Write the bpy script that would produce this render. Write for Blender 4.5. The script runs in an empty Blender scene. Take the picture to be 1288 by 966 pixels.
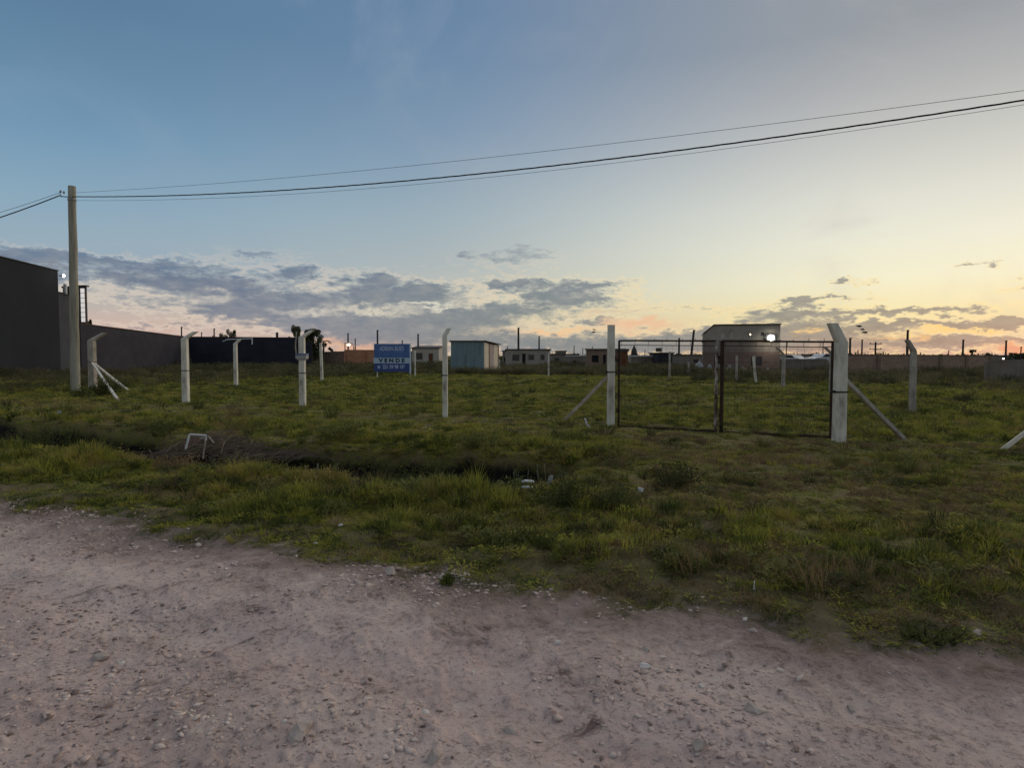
import bpy, math, random
import numpy as np
from mathutils import Vector, Matrix

random.seed(7)
RS = np.random.RandomState(11)
S = bpy.context.scene
COL = S.collection
R = math.radians

# ------------------------------------------------------------------ camera
CAM_H = 1.6
FPX = 800.0                       # focal length in pixels of the 1288 px wide photograph
PITCH = math.atan(36 / FPX)
cam_d = bpy.data.cameras.new('camera')
cam_d.sensor_width = 36
cam_d.lens = 36 * FPX / 1288
cam_d.clip_start = 0.05
cam_d.clip_end = 6000
cam = bpy.data.objects.new('camera', cam_d)
COL.objects.link(cam)
cam.location = (0, 0, CAM_H)
cam.rotation_euler = (math.pi / 2 - PITCH, 0, 0)
S.camera = cam
S.view_settings.view_transform = 'Standard'
S.view_settings.look = 'None'
S.view_settings.exposure = 0
S.view_settings.gamma = 1

SUN_AZ, SUN_EL = 47.0, 1.5        # degrees clockwise from +Y; dusk, behind the cloud bank


def ray(px, py):
    a = (px - 644) / FPX
    b = -(py - 483) / FPX
    c, s = math.cos(PITCH), math.sin(PITCH)
    return Vector((a, c + b * s, -s + b * c))


def G(px, py, z=0.0):
    d = ray(px, py)
    t = (z - CAM_H) / d.z
    return Vector((d.x * t, d.y * t, z))


def P(px, py, Y):
    d = ray(px, py)
    t = Y / d.y
    return Vector((d.x * t, Y, CAM_H + d.z * t))


def lin(c):
    c = [x / 255 for x in c[:3]]
    return tuple(x / 12.92 if x <= 0.04045 else ((x + 0.055) / 1.055) ** 2.4 for x in c) + (1.0,)


# ------------------------------------------------------------------ node helper
class NT:
    def __init__(self, tree):
        self.t = tree
        self.n = tree.nodes
        self.l = tree.links

    def node(self, typ, **kw):
        n = self.n.new(typ)
        for k, v in kw.items():
            setattr(n, k, v)
        return n

    def put(self, sock, v):
        if v is None:
            return
        if isinstance(v, bpy.types.NodeSocket):
            self.l.new(v, sock)
        else:
            try:
                sock.default_value = v
            except Exception:
                sock.default_value = tuple(v)[:3]

    def math(self, op, a, b=None, c=None, clamp=False):
        n = self.node('ShaderNodeMath', operation=op, use_clamp=clamp)
        for i, v in enumerate((a, b, c)):
            self.put(n.inputs[i], v)
        return n.outputs[0]

    def vmath(self, op, a, b=None, out=0):
        n = self.node('ShaderNodeVectorMath', operation=op)
        self.put(n.inputs[0], a)
        self.put(n.inputs[1], b)
        return n.outputs[out]

    def ramp(self, fac, stops, interp='LINEAR'):
        n = self.node('ShaderNodeValToRGB')
        n.color_ramp.interpolation = interp
        e = n.color_ramp.elements
        while len(e) < len(stops):
            e.new(0.5)
        for el, (p, c) in zip(e, stops):
            el.position = p
            el.color = c if len(c) == 4 else tuple(c) + (1.0,)
        self.put(n.inputs[0], fac)
        return n.outputs[0]

    def mix(self, fac, a, b, mode='MIX'):
        n = self.node('ShaderNodeMix', data_type='RGBA', blend_type=mode)
        self.put(n.inputs[0], fac)
        self.put(n.inputs[6], a)
        self.put(n.inputs[7], b)
        return n.outputs[2]

    def noise(self, vec, scale, detail=4, rough=0.55, color=False, dist=0.0):
        n = self.node('ShaderNodeTexNoise')
        self.put(n.inputs['Vector'], vec)
        n.inputs['Scale'].default_value = scale
        n.inputs['Detail'].default_value = detail
        n.inputs['Roughness'].default_value = rough
        n.inputs['Distortion'].default_value = dist
        return n.outputs[1 if color else 0]

    def smooth(self, v, a, b):
        n = self.node('ShaderNodeMapRange', interpolation_type='SMOOTHSTEP')
        self.put(n.inputs[0], v)
        n.inputs[1].default_value = a
        n.inputs[2].default_value = b
        return n.outputs[0]


# ------------------------------------------------------------------ world: dusk sky
world = bpy.data.worlds.new('World')
S.world = world
world.use_nodes = True
W = NT(world.node_tree)
for n in list(W.n):
    W.n.remove(n)
BG = 0.12
tc = W.node('ShaderNodeTexCoord').outputs['Generated']
sep = W.node('ShaderNodeSeparateXYZ')
W.put(sep.inputs[0], tc)
dx, dy, dz = sep.outputs
DEG = 180 / math.pi
el = W.math('MULTIPLY', W.math('ARCSINE', dz), DEG)
az = W.math('MULTIPLY', W.math('ARCTAN2', dx, dy), DEG)
hor = W.math('SQRT', W.math('ADD', W.math('MULTIPLY', dx, dx), W.math('ADD', W.math('MULTIPLY', dy, dy), 1e-6)))
sa = R(SUN_AZ)
cosd = W.math('DIVIDE', W.math('ADD', W.math('MULTIPLY', dx, math.sin(sa)), W.math('MULTIPLY', dy, math.cos(sa))), hor)
dth = W.math('MULTIPLY', W.math('ARCCOSINE', W.math('MINIMUM', W.math('MAXIMUM', cosd, -1.0), 1.0)), DEG)
elf = W.math('DIVIDE', W.math('MAXIMUM', el, 0.0), 90.0)


def skyramp(rows):
    return W.ramp(elf, [(e / 90.0, lin(c)) for e, c in rows])


c_near = skyramp([(0, (214, 176, 148)), (1.5, (238, 216, 172)), (3.2, (248, 234, 182)), (6, (247, 243, 212)), (9, (240, 239, 220)),
                  (12, (228, 228, 216)), (16, (204, 205, 200)), (20, (180, 181, 182)), (24, (156, 161, 167)), (50, (138, 146, 156)), (90, (122, 140, 160))])
c_mid = skyramp([(0, (196, 178, 160)), (2, (204, 192, 172)), (5, (196, 196, 184)), (8, (180, 188, 188)), (12, (164, 181, 190)),
                 (18, (136, 160, 184)), (24, (114, 143, 175)), (30, (102, 133, 169)), (60, (112, 134, 160)), (90, (122, 140, 160))])
c_left = skyramp([(0, (216, 176, 166)), (2.2, (214, 184, 172)), (4, (186, 182, 178)), (7, (160, 178, 190)), (11, (142, 173, 193)),
                  (16, (116, 155, 185)), (20, (104, 141, 171)), (25, (92, 128, 160)), (50, (100, 128, 158)), (90, (122, 140, 160))])
c_far = skyramp([(0, (206, 190, 182)), (5, (206, 198, 192)), (12, (194, 192, 190)), (25, (168, 172, 180)), (50, (146, 156, 170)), (90, (122, 140, 160))])
grad = W.mix(W.smooth(dth, 13.0, 58.0), c_near, c_mid)
grad = W.mix(W.smooth(dth, 42.0, 88.0), grad, c_left)
grad = W.mix(W.smooth(dth, 88.0, 170.0), grad, c_far)

# thin high veil
cv = W.node('ShaderNodeCombineXYZ')
W.put(cv.inputs[0], az)
W.put(cv.inputs[1], W.math('MULTIPLY', el, 1.6))
veil = W.smooth(W.noise(cv.outputs[0], 0.045, 5, 0.6, dist=1.2), 0.46, 0.78)
veil = W.math('MULTIPLY', veil, 0.42)
veilc = W.mix(W.smooth(dth, 20, 80), lin((196, 192, 186)), lin((138, 162, 188)))
grad = W.mix(veil, grad, veilc)

# cloud banks: (photo x, photo y, half width, half height, weight) turned into sky directions
CL = [(220, 352, 150, 15, .85), (340, 378, 80, 10, .9), (255, 362, 90, 10, .35), (150, 378, 60, 7, .4), (55, 320, 75, 8, .75), (322, 321, 45, 6, .75), (378, 344, 26, 8, 1.0),
      (175, 330, 120, 7, .7), (300, 392, 80, 8, .95), (200, 409, 70, 4, .6), (350, 409, 60, 5, .5), (20, 345, 60, 14, .8),
      (470, 352, 34, 9, 1.0), (480, 374, 55, 10, 1.1), (440, 402, 85, 12, 1.1), (540, 368, 38, 10, 1.1), (575, 402, 70, 12, 1.0),
      (640, 390, 70, 9, .9), (648, 322, 50, 14, .72), (585, 326, 16, 4, .6), (640, 358, 38, 7, .95), (735, 359, 52, 7, 1.05),
      (690, 372, 46, 6, .8), (740, 378, 60, 7, .8), (745, 404, 40, 5, .9), (600, 425, 190, 10, .8), (460, 425, 60, 12, .8), (700, 437, 120, 8, .8),
      (1068, 354, 20, 4, 1.1), (1003, 381, 20, 5, 1.15), (1052, 377, 34, 2.6, .9), (1000, 398, 70, 6, 1.05), (1050, 393, 60, 4, .9), (1120, 391, 34, 4, 1.1),
      (1205, 392, 48, 5, 1.15), (880, 388, 110, 5, .5), (1230, 333, 14, 3, .8), (1290, 362, 30, 4, .7),
      (900, 420, 80, 7, .85), (1010, 411, 100, 5, .95), (1130, 410, 150, 5, .9), (1240, 408, 60, 4, .9), (1290, 404, 40, 5, .7),
      (880, 437, 120, 10, .8), (1060, 435, 160, 10, .75), (1230, 431, 100, 5, .75), (1060, 422, 80, 5, .6)]
wv = W.node('ShaderNodeCombineXYZ')
W.put(wv.inputs[0], az)
W.put(wv.inputs[1], W.math('MULTIPLY', el, 2.6))
wn = W.noise(wv.outputs[0], 0.42, 8, 0.66, color=True)
wn = W.vmath('SUBTRACT', wn, (0.5, 0.5, 0.5))
wn = W.vmath('MULTIPLY', wn, (9.0, 3.0, 0.0))
p0 = W.node('ShaderNodeCombineXYZ')
W.put(p0.inputs[0], az)
W.put(p0.inputs[1], el)
pw = W.vmath('ADD', p0.outputs[0], wn)


def density(pv):
    tot = None
    for (x, y, rx, ry, w) in CL:
        a = math.atan((x - 644) / FPX)
        e = math.atan((447 - y) / FPX * math.cos(a))
        sx = math.degrees(rx / FPX * math.cos(a) ** 2) * 1.15
        sy = math.degrees(ry / FPX * math.cos(a)) * 1.15
        d = W.vmath('SUBTRACT', pv, (math.degrees(a), math.degrees(e), 0.0))
        d = W.vmath('MULTIPLY', d, (1 / sx, 1 / sy, 0.0))
        q = W.vmath('DOT_PRODUCT', d, d, out=1)
        g = W.math('MULTIPLY', W.math('EXPONENT', W.math('MULTIPLY', q, -1.0)), w)
        tot = g if tot is None else W.math('ADD', tot, g)
    return tot


dens = density(pw)
fine = W.noise(wv.outputs[0], 0.85, 8, 0.66)
# beyond the frame the same bank goes on round the horizon as plain broken cloud
low = W.math('MULTIPLY', W.smooth(el, 9.0, 2.0), W.smooth(W.noise(wv.outputs[0], 0.12, 5, 0.55), 0.42, 0.6))
out_l = W.smooth(az, -40.0, -52.0)
out_r = W.smooth(az, 41.0, 52.0)
out = W.math('MAXIMUM', out_l, out_r)
dens = W.math('ADD', W.math('MULTIPLY', dens, W.math('SUBTRACT', 1.0, out)), W.math('MULTIPLY', low, out))
d2 = W.math('ADD', dens, W.math('MULTIPLY', W.math('SUBTRACT', fine, 0.5), 1.5))
cover = W.smooth(d2, 0.36, 0.98)
rim = W.math('MULTIPLY', W.smooth(d2, 0.12, 0.36), W.math('SUBTRACT', 1.0, W.smooth(d2, 0.36, 0.62)))
cl_right = W.ramp(elf, [(0, lin((150, 136, 128))), (1.2 / 90, lin((142, 136, 130))), (3 / 90, lin((136, 136, 132))), (9 / 90, lin((150, 152, 146)))])
cl_mid = W.ramp(elf, [(0, lin((120, 132, 138))), (4 / 90, lin((112, 127, 137))), (7 / 90, lin((118, 130, 142))), (10 / 90, lin((148, 158, 170)))])
cl_left = W.ramp(elf, [(0, lin((150, 140, 150))), (2.5 / 90, lin((122, 130, 148))), (6 / 90, lin((96, 113, 140))), (10 / 90, lin((120, 142, 166)))])
clc = W.mix(W.smooth(dth, 18, 40), cl_right, cl_mid)
clc = W.mix(W.smooth(dth, 44, 72), clc, cl_left)
shade = W.smooth(W.noise(wv.outputs[0], 0.55, 5, 0.6), 0.3, 0.75)
clc = W.mix(W.math('MULTIPLY', shade, 0.30), clc, lin((186, 180, 172)))
rimc = W.mix(W.smooth(dth, 15, 70), lin((253, 230, 172)), lin((226, 210, 194)))
grad = W.mix(W.math('MULTIPLY', rim, W.math('MULTIPLY', W.smooth(el, 10.0, 5.0), 0.62)), grad, rimc)
sky = W.mix(W.math('MULTIPLY', cover, W.math('ADD', 0.74, W.math('MULTIPLY', fine, 0.3))), grad, clc)


# glowing gaps low over the horizon
def glow(sky, x, y, rx, ry, c, k):
    a = math.atan((x - 644) / FPX)
    e = math.atan((447 - y) / FPX * math.cos(a))
    d = W.vmath('MULTIPLY', W.vmath('SUBTRACT', pw, (math.degrees(a), math.degrees(e), 0.0)),
                (1 / math.degrees(rx / FPX * math.cos(a) ** 2), 1 / math.degrees(ry / FPX * math.cos(a)), 0.0))
    q = W.math('EXPONENT', W.math('MULTIPLY', W.vmath('DOT_PRODUCT', d, d, out=1), -1.0))
    return W.mix(W.math('MULTIPLY', q, k, clamp=True), sky, lin(c))


for g in [(700, 416, 52, 2.6, (246, 204, 158), 1.0), (800, 408, 44, 6, (240, 196, 160), 1.0), (1010, 418, 9, 4, (245, 205, 140), 1.0),
          (1200, 417, 55, 3.0, (250, 212, 140), 1.0), (1150, 425, 40, 2, (236, 186, 130), .8), (1268, 441, 26, 5, (226, 146, 118), .8),
          (1205, 445, 14, 3, (220, 140, 120), .6), (760, 392, 40, 3, (214, 190, 160), .6), (470, 391, 45, 3, (222, 214, 196), .9),
          (395, 393, 34, 4, (216, 208, 196), .9), (275, 372, 22, 3.6, (204, 198, 190), .8), (540, 386, 40, 2.2, (226, 222, 205), .9),
          (445, 437, 60, 5, (226, 178, 150), .9)]:
    sky = glow(sky, *g)

nis = W.node('ShaderNodeTexSky', sky_type='NISHITA')
nis.sun_disc = False
nis.sun_elevation = R(SUN_EL)
nis.sun_rotation = R(SUN_AZ)
nisc = W.vmath('SCALE', nis.outputs[0])
nisc.node.inputs['Scale'].default_value = 1.0
own = W.vmath('SCALE', sky)
own.node.inputs['Scale'].default_value = 1.0 / BG
skymix = W.mix(0.07, own, nisc)
# the hemisphere below the horizon is only seen by the underside of things
bgn = W.node('ShaderNodeBackground')
W.put(bgn.inputs[0], skymix)
bgn.inputs[1].default_value = BG
wo = W.node('ShaderNodeOutputWorld')
W.l.new(bgn.outputs[0], wo.inputs[0])

sun_d = bpy.data.lights.new('sun', 'SUN')
sun_d.energy = 1.35
sun_d.angle = R(80)
sun_d.color = (1.0, 0.84, 0.66)
sun = bpy.data.objects.new('sun', sun_d)
COL.objects.link(sun)
SE = R(28)   # centre of the bright western sky
sdir = Vector((math.sin(sa) * math.cos(SE), math.cos(sa) * math.cos(SE), math.sin(SE)))
sun.rotation_euler = sdir.to_track_quat('Z', 'Y').to_euler()


# ------------------------------------------------------------------ materials
def principled(name, color, rough=0.9, metal=0.0, spec=0.3):
    m = bpy.data.materials.new(name)
    m.use_nodes = True
    T = NT(m.node_tree)
    b = T.n['Principled BSDF']
    b.inputs['Base Color'].default_value = tuple(color[:3]) + (1,)
    b.inputs['Roughness'].default_value = rough
    b.inputs['Metallic'].default_value = metal
    b.inputs['Specular IOR Level'].default_value = spec
    return m, T, b


def mnoise(name, cols, scale=4.0, rough=0.9, bump=0.0, bscale=None, stretch=(1, 1, 1), spec=0.25, metal=0.0, detail=6, obj=True, dist=0.01):
    """procedural material: noise run through a ramp of base colours, with a fine relief"""
    m, T, b = principled(name, cols[0], rough, metal, spec)
    co = T.node('ShaderNodeTexCoord').outputs['Object'] if obj else T.node('ShaderNodeNewGeometry').outputs['Position']
    v = T.vmath('MULTIPLY', co, stretch)
    f = T.noise(v, scale, detail, 0.62)
    n = len(cols)
    c = T.ramp(f, [(0.30 + 0.40 * i / max(1, n - 1), tuple(cols[i])) for i in range(n)])
    T.put(b.inputs['Base Color'], c)
    if bump:
        bn = T.node('ShaderNodeBump')
        bn.inputs['Strength'].default_value = bump
        bn.inputs['Distance'].default_value = dist
        T.put(bn.inputs['Height'], T.noise(v, bscale or scale * 6, 5, 0.6))
        T.l.new(bn.outputs[0], b.inputs['Normal'])
    return m


def memit(name, color, strength):
    m, T, b = principled(name, (0.8, 0.8, 0.8), 0.5)
    b.inputs['Emission Color'].default_value = tuple(color) + (1,)
    b.inputs['Emission Strength'].default_value = strength
    return m


M = {}
M['post'] = mnoise('limewashed_concrete', [(.24, .21, .16), (.56, .52, .43), (.68, .64, .54), (.74, .70, .61)], 5, .95, .5, 60, (1, 1, .35))
M['post_grey'] = mnoise('weathered_concrete', [(.20, .175, .14), (.36, .32, .265), (.48, .43, .36)], 6, .95, .5, 60, (1, 1, .4))
M['rust'] = mnoise('rusty_dark_steel', [(.012, .009, .007), (.03, .019, .013), (.055, .028, .016), (.02, .014, .011)], 9, .8, .4, 90, metal=.1)
M['peeling'] = mnoise('peeling_white_paint_on_rust', [(.03, .02, .014), (.10, .07, .05), (.42, .40, .36), (.48, .45, .40)], 7, .85, .4, 60, (1, 1, .5))
M['wood_pole'] = mnoise('weathered_timber', [(.15, .135, .10), (.27, .25, .19), (.35, .33, .26), (.21, .19, .145)], 6, .95, .7, 40, (1, 1, .08))
M['far_pole'] = mnoise('dark_distant_timber', [(.03, .03, .032), (.06, .055, .05)], 2, .95)
M['cable'] = mnoise('black_cable_jacket', [(.008, .008, .009), (.02, .02, .022)], 30, .6)
M['metal'] = mnoise('galvanised_steel', [(.16, .17, .18), (.30, .31, .32)], 12, .5, metal=.6)
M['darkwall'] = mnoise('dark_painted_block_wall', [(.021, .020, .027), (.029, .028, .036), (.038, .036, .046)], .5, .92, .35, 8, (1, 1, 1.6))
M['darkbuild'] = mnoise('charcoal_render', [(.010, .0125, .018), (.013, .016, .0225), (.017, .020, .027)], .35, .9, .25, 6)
M['coping'] = mnoise('brown_brick_coping', [(.06, .035, .028), (.10, .06, .045)], 2, .95)
M['annex'] = mnoise('grey_render', [(.045, .047, .055), (.065, .067, .075)], .8, .95)
M['white'] = mnoise('dull_white_paint', [(.48, .48, .46), (.66, .66, .63)], 6, .8)
M['offwhite'] = mnoise('dirty_white_plastic', [(.42, .42, .40), (.62, .62, .6)], 12, .6)
M['brick_orange'] = mnoise('orange_hollow_brick', [(.34, .15, .08), (.46, .22, .12), (.52, .28, .17)], 1.6, .95, .3, 10, (1, 1, 3))
M['brick_brown'] = mnoise('brown_brick', [(.17, .11, .08), (.22, .15, .11), (.26, .19, .145)], 1.2, .95, .3, 10, (1, 1, 3))
M['brick_red'] = mnoise('dull_red_brick', [(.16, .09, .07), (.17, .12, .10), (.18, .145, .12)], 1.5, .95, .3, 10, (1, 1, 3))
M['plaster'] = mnoise('grey_beige_plaster', [(.24, .215, .175), (.32, .285, .235), (.37, .33, .275)], .9, .95, .25, 14)
M['plaster_lt'] = mnoise('pale_plaster', [(.36, .32, .26), (.48, .43, .36)], .8, .95)
M['plaster_dk'] = mnoise('unpainted_block', [(.17, .145, .115), (.25, .215, .18)], .8, .95)
M['roof'] = mnoise('dark_sheet_roof', [(.05, .046, .044), (.09, .08, .075)], 1.5, .8)
M['roof_lt'] = mnoise('pale_sheet_roof', [(.40, .42, .43), (.55, .57, .58)], 1.5, .6)
M['hole'] = mnoise('dark_interior', [(.012, .012, .013), (.022, .02, .02)], 1, .9)
M['glass'] = principled('dark_window_glass', (.02, .024, .028), .15, 0, .6)[0]
M['shed_blue'] = mnoise('blue_grey_painted_sheet', [(.16, .22, .235), (.22, .30, .31), (.26, .34, .34), (.19, .25, .26)], 1.2, .6, .2, 12, (1, 1, .2), spec=.4)
M['shed_cream'] = mnoise('cream_painted_sheet', [(.42, .36, .27), (.58, .50, .39), (.50, .44, .36)], 2, .8)
M['shed_door'] = mnoise('faded_mauve_board', [(.26, .21, .20), (.36, .30, .28)], 2, .8)
M['shed_rust'] = mnoise('rust_brown_edge', [(.10, .045, .025), (.20, .085, .04)], 5, .9)
M['sign_blue'] = mnoise('faded_blue_vinyl', [(.045, .10, .27), (.065, .135, .34), (.08, .155, .36)], 3, .55, spec=.4)
M['sign_navy'] = mnoise('navy_vinyl', [(.028, .055, .19), (.04, .075, .24)], 3, .55, spec=.4)
M['sign_pale'] = mnoise('pale_blue_vinyl', [(.36, .47, .58), (.44, .55, .64)], 3, .55, spec=.4)
M['sign_text'] = mnoise('faded_white_letter', [(.34, .42, .60), (.44, .50, .66)], 8, .6)
M['sign_dark'] = mnoise('dark_navy_letter', [(.008, .02, .035), (.012, .028, .045)], 8, .6)
M['lamp_off'] = mnoise('grey_lamp_body', [(.10, .10, .10), (.16, .16, .16)], 5, .6)
M['lamp_white'] = memit('white_lamp', (1.0, .96, .88), 14)
M['lamp_flood'] = memit('floodlight_lens', (1.0, .97, .86), 60)
M['lamp_warm'] = memit('warm_lamp', (1.0, .82, .55), 9)
M['lamp_strip'] = memit('lit_stairwell_pane', (1.0, .93, .86), .55)
M['twig'] = mnoise('grey_brown_twigs', [(.10, .072, .055), (.20, .15, .115), (.15, .095, .08)], 5, .95)
M['stone'] = mnoise('pale_limestone', [(.24, .19, .16), (.38, .31, .265), (.48, .41, .355)], 8, .95, .4, 40)
M['stone_w'] = mnoise('chalky_stone', [(.56, .49, .43), (.72, .65, .58)], 8, .95, .4, 40)
M['bag'] = mnoise('pale_rubble_sack', [(.28, .27, .26), (.42, .41, .39)], 4, .9, .4, 15)
M['bird'] = mnoise('dark_feathers', [(.02, .018, .015), (.035, .03, .025)], 20, .9)
M['blue_band'] = mnoise('blue_grey_plastic', [(.10, .12, .22), (.15, .17, .28)], 12, .6)
M['car_white'] = mnoise('white_car_paint', [(.5, .5, .5), (.58, .58, .58)], 2, .35, spec=.5)

# dirt road and turf: one surface, blended by each sheet's distance from the road edge
m, T, b = principled('dirt_and_turf', (.2, .17, .15), .97, 0, .12)
pos = T.node('ShaderNodeNewGeometry').outputs['Position']
uvv = T.node('ShaderNodeCombineXYZ')
T.put(uvv.inputs[0], T.math('MULTIPLY', T.vmath('DOT_PRODUCT', pos, (.9135, -.4067, 0), out=1), .28))
T.put(uvv.inputs[1], T.vmath('DOT_PRODUCT', pos, (.4067, .9135, 0), out=1))
n1 = T.noise(uvv.outputs[0], .9, 6, .6, dist=.4)
n2 = T.noise(pos, 3.6, 10, .78, dist=.9)
n3 = T.noise(pos, 30, 8, .75)
n4 = T.noise(pos, .9, 5, .6)
c = T.ramp(n1, [(.34, (.45, .33, .29)), (.5, (.59, .445, .39)), (.66, (.66, .52, .445))])
c = T.mix(T.math('MULTIPLY', T.smooth(n2, .53, .66), T.math('ADD', .30, T.math('MULTIPLY', T.smooth(n4, .42, .58), .7))), c, (.13, .088, .074, 1))
c = T.mix(T.math('MULTIPLY', T.smooth(n4, .47, .66), .25), c, (.22, .155, .13, 1))
c = T.mix(T.math('MULTIPLY', T.smooth(n2, .46, .32), .5), c, (.66, .56, .48, 1))
c = T.mix(T.math('MULTIPLY', T.smooth(n3, .51, .63), .6), c, (.19, .13, .11, 1))
c = T.mix(T.math('MULTIPLY', T.smooth(n3, .44, .33), .45), c, (.72, .62, .54, 1))
vor = T.node('ShaderNodeTexVoronoi', feature='F1')
T.put(vor.inputs['Vector'], pos)
vor.inputs['Scale'].default_value = 26
grit = T.math('MULTIPLY', T.smooth(vor.outputs['Distance'], .34, .20), T.smooth(n4, .40, .60))
c = T.mix(T.math('MULTIPLY', grit, .55), c, T.mix(T.smooth(n3, .4, .6), (.62, .53, .45, 1), (.28, .20, .17, 1)))
road_c = c
c = T.ramp(T.noise(pos, .35, 5, .6, dist=.5), [(.35, (.13, .12, .036)), (.5, (.17, .16, .038)), (.65, (.16, .135, .05))])
c = T.mix(T.math('MULTIPLY', T.smooth(n2, .46, .60), .85), c, (.22, .150, .095, 1))
c = T.mix(T.math('MULTIPLY', T.smooth(n3, .45, .66), .7), c, (.060, .055, .024, 1))
c = T.mix(T.math('MULTIPLY', T.smooth(n2, .45, .36), .5), c, (.085, .085, .026, 1))
rd = T.node('ShaderNodeAttribute', attribute_name='rd').outputs['Fac']
nrd = T.math('ADD', rd, T.math('MULTIPLY', T.math('SUBTRACT', n2, .5), 1.5))
soil_c = T.mix(T.math('MULTIPLY', T.smooth(nrd, 1.3, .1), .75), c, (.125, .098, .062, 1))
wet_shade = T.node('ShaderNodeAttribute', attribute_name='wet_shade').outputs['Fac']
soil_c = T.mix(T.smooth(T.math('ADD', wet_shade, T.math('MULTIPLY', T.math('SUBTRACT', n2, .5), .8)), .15, .5), soil_c, (.012, .010, .008, 1))  # wet mud, with the shade of the ditch bank painted into its near-black
edge_c = T.mix(T.math('MULTIPLY', T.smooth(nrd, -1.0, -.1), .7), road_c, (.17, .118, .095, 1))
c = T.mix(T.smooth(nrd, -.22, .16), edge_c, soil_c)
T.put(b.inputs['Base Color'], c)
bn = T.node('ShaderNodeBump')
bn.inputs['Strength'].default_value = 1.0
bn.inputs['Distance'].default_value = .022
T.put(bn.inputs['Height'], T.math('ADD', T.math('MULTIPLY', n2, .9), T.math('ADD', T.math('MULTIPLY', n3, .55), T.math('MULTIPLY', grit, .35))))
T.l.new(bn.outputs[0], b.inputs['Normal'])
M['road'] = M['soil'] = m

m, T, b = principled('still_ditch_water', (.006, .006, .006), .06, 0, .5)
M['water'] = m


def leafmat(name, cols, patch=.45, jitter=.35):
    """foliage colour: patches over the ground plus a per-clump difference"""
    m, T, b = principled(name, cols[0], .8, 0, .12)
    pos = T.node('ShaderNodeNewGeometry').outputs['Position']
    rnd = T.node('ShaderNodeObjectInfo').outputs['Random']
    f = T.math('ADD', T.math('MULTIPLY', T.math('ADD', T.math('MULTIPLY', T.noise(pos, patch, 5, .65, dist=.6), .5), T.math('MULTIPLY', T.noise(pos, 2.2, 4, .6), .45)), 1.0),
               T.math('MULTIPLY', T.math('SUBTRACT', rnd, .5), jitter))
    if name == 'meadow_grass':      # greener kept grass inside the lot, drier mixed growth on the verge
        vv_ = T.math('ADD', T.vmath('DOT_PRODUCT', pos, (.4067, .9135, 0), out=1), T.math('MULTIPLY', T.noise(pos, .5, 3, .5), 3.0))
        f = T.math('SUBTRACT', f, T.math('MULTIPLY', T.smooth(vv_, 13.0, 17.5), .045))
        f = T.math('SUBTRACT', f, T.math('MULTIPLY', T.smooth(vv_, 7.4, 6.2), .05))
    n = len(cols)
    c = T.ramp(f, [(.33 + .28 * i / (n - 1), tuple(cols[i])) for i in range(n)])
    T.put(b.inputs['Base Color'], c)
    tr = T.node('ShaderNodeBsdfTranslucent')
    T.put(tr.inputs[0], c)
    mx = T.node('ShaderNodeMixShader')
    mx.inputs[0].default_value = .3
    T.l.new(b.outputs[0], mx.inputs[1])
    T.l.new(tr.outputs[0], mx.inputs[2])
    T.l.new(mx.outputs[0], T.n['Material Output'].inputs[0])
    return m


M['grass'] = leafmat('meadow_grass', [(.070, .088, .024), (.155, .175, .034), (.27, .268, .044), (.37, .345, .060), (.31, .235, .08)], .33, .35)
M['weed'] = leafmat('dark_weed', [(.055, .062, .024), (.095, .105, .034), (.15, .155, .046)], .6, .5)
M['weed_tall'] = leafmat('tall_dull_weed', [(.062, .064, .032), (.105, .098, .046), (.165, .145, .075)], .12, .5)
M['dry'] = leafmat('dry_brown_stalks', [(.14, .095, .055), (.2, .14, .075), (.25, .18, .09)], .8, .6)
M['leaf'] = leafmat('tree_leaf', [(.05, .06, .03), (.085, .095, .048), (.12, .125, .065)], .5, .3)
M['bark'] = mnoise('grey_bark', [(.04, .033, .025), (.08, .066, .05)], 4, .95)
M['flower'] = mnoise('pale_seed_head', [(.13, .13, .075), (.20, .19, .12)], 10, .9)


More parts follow.
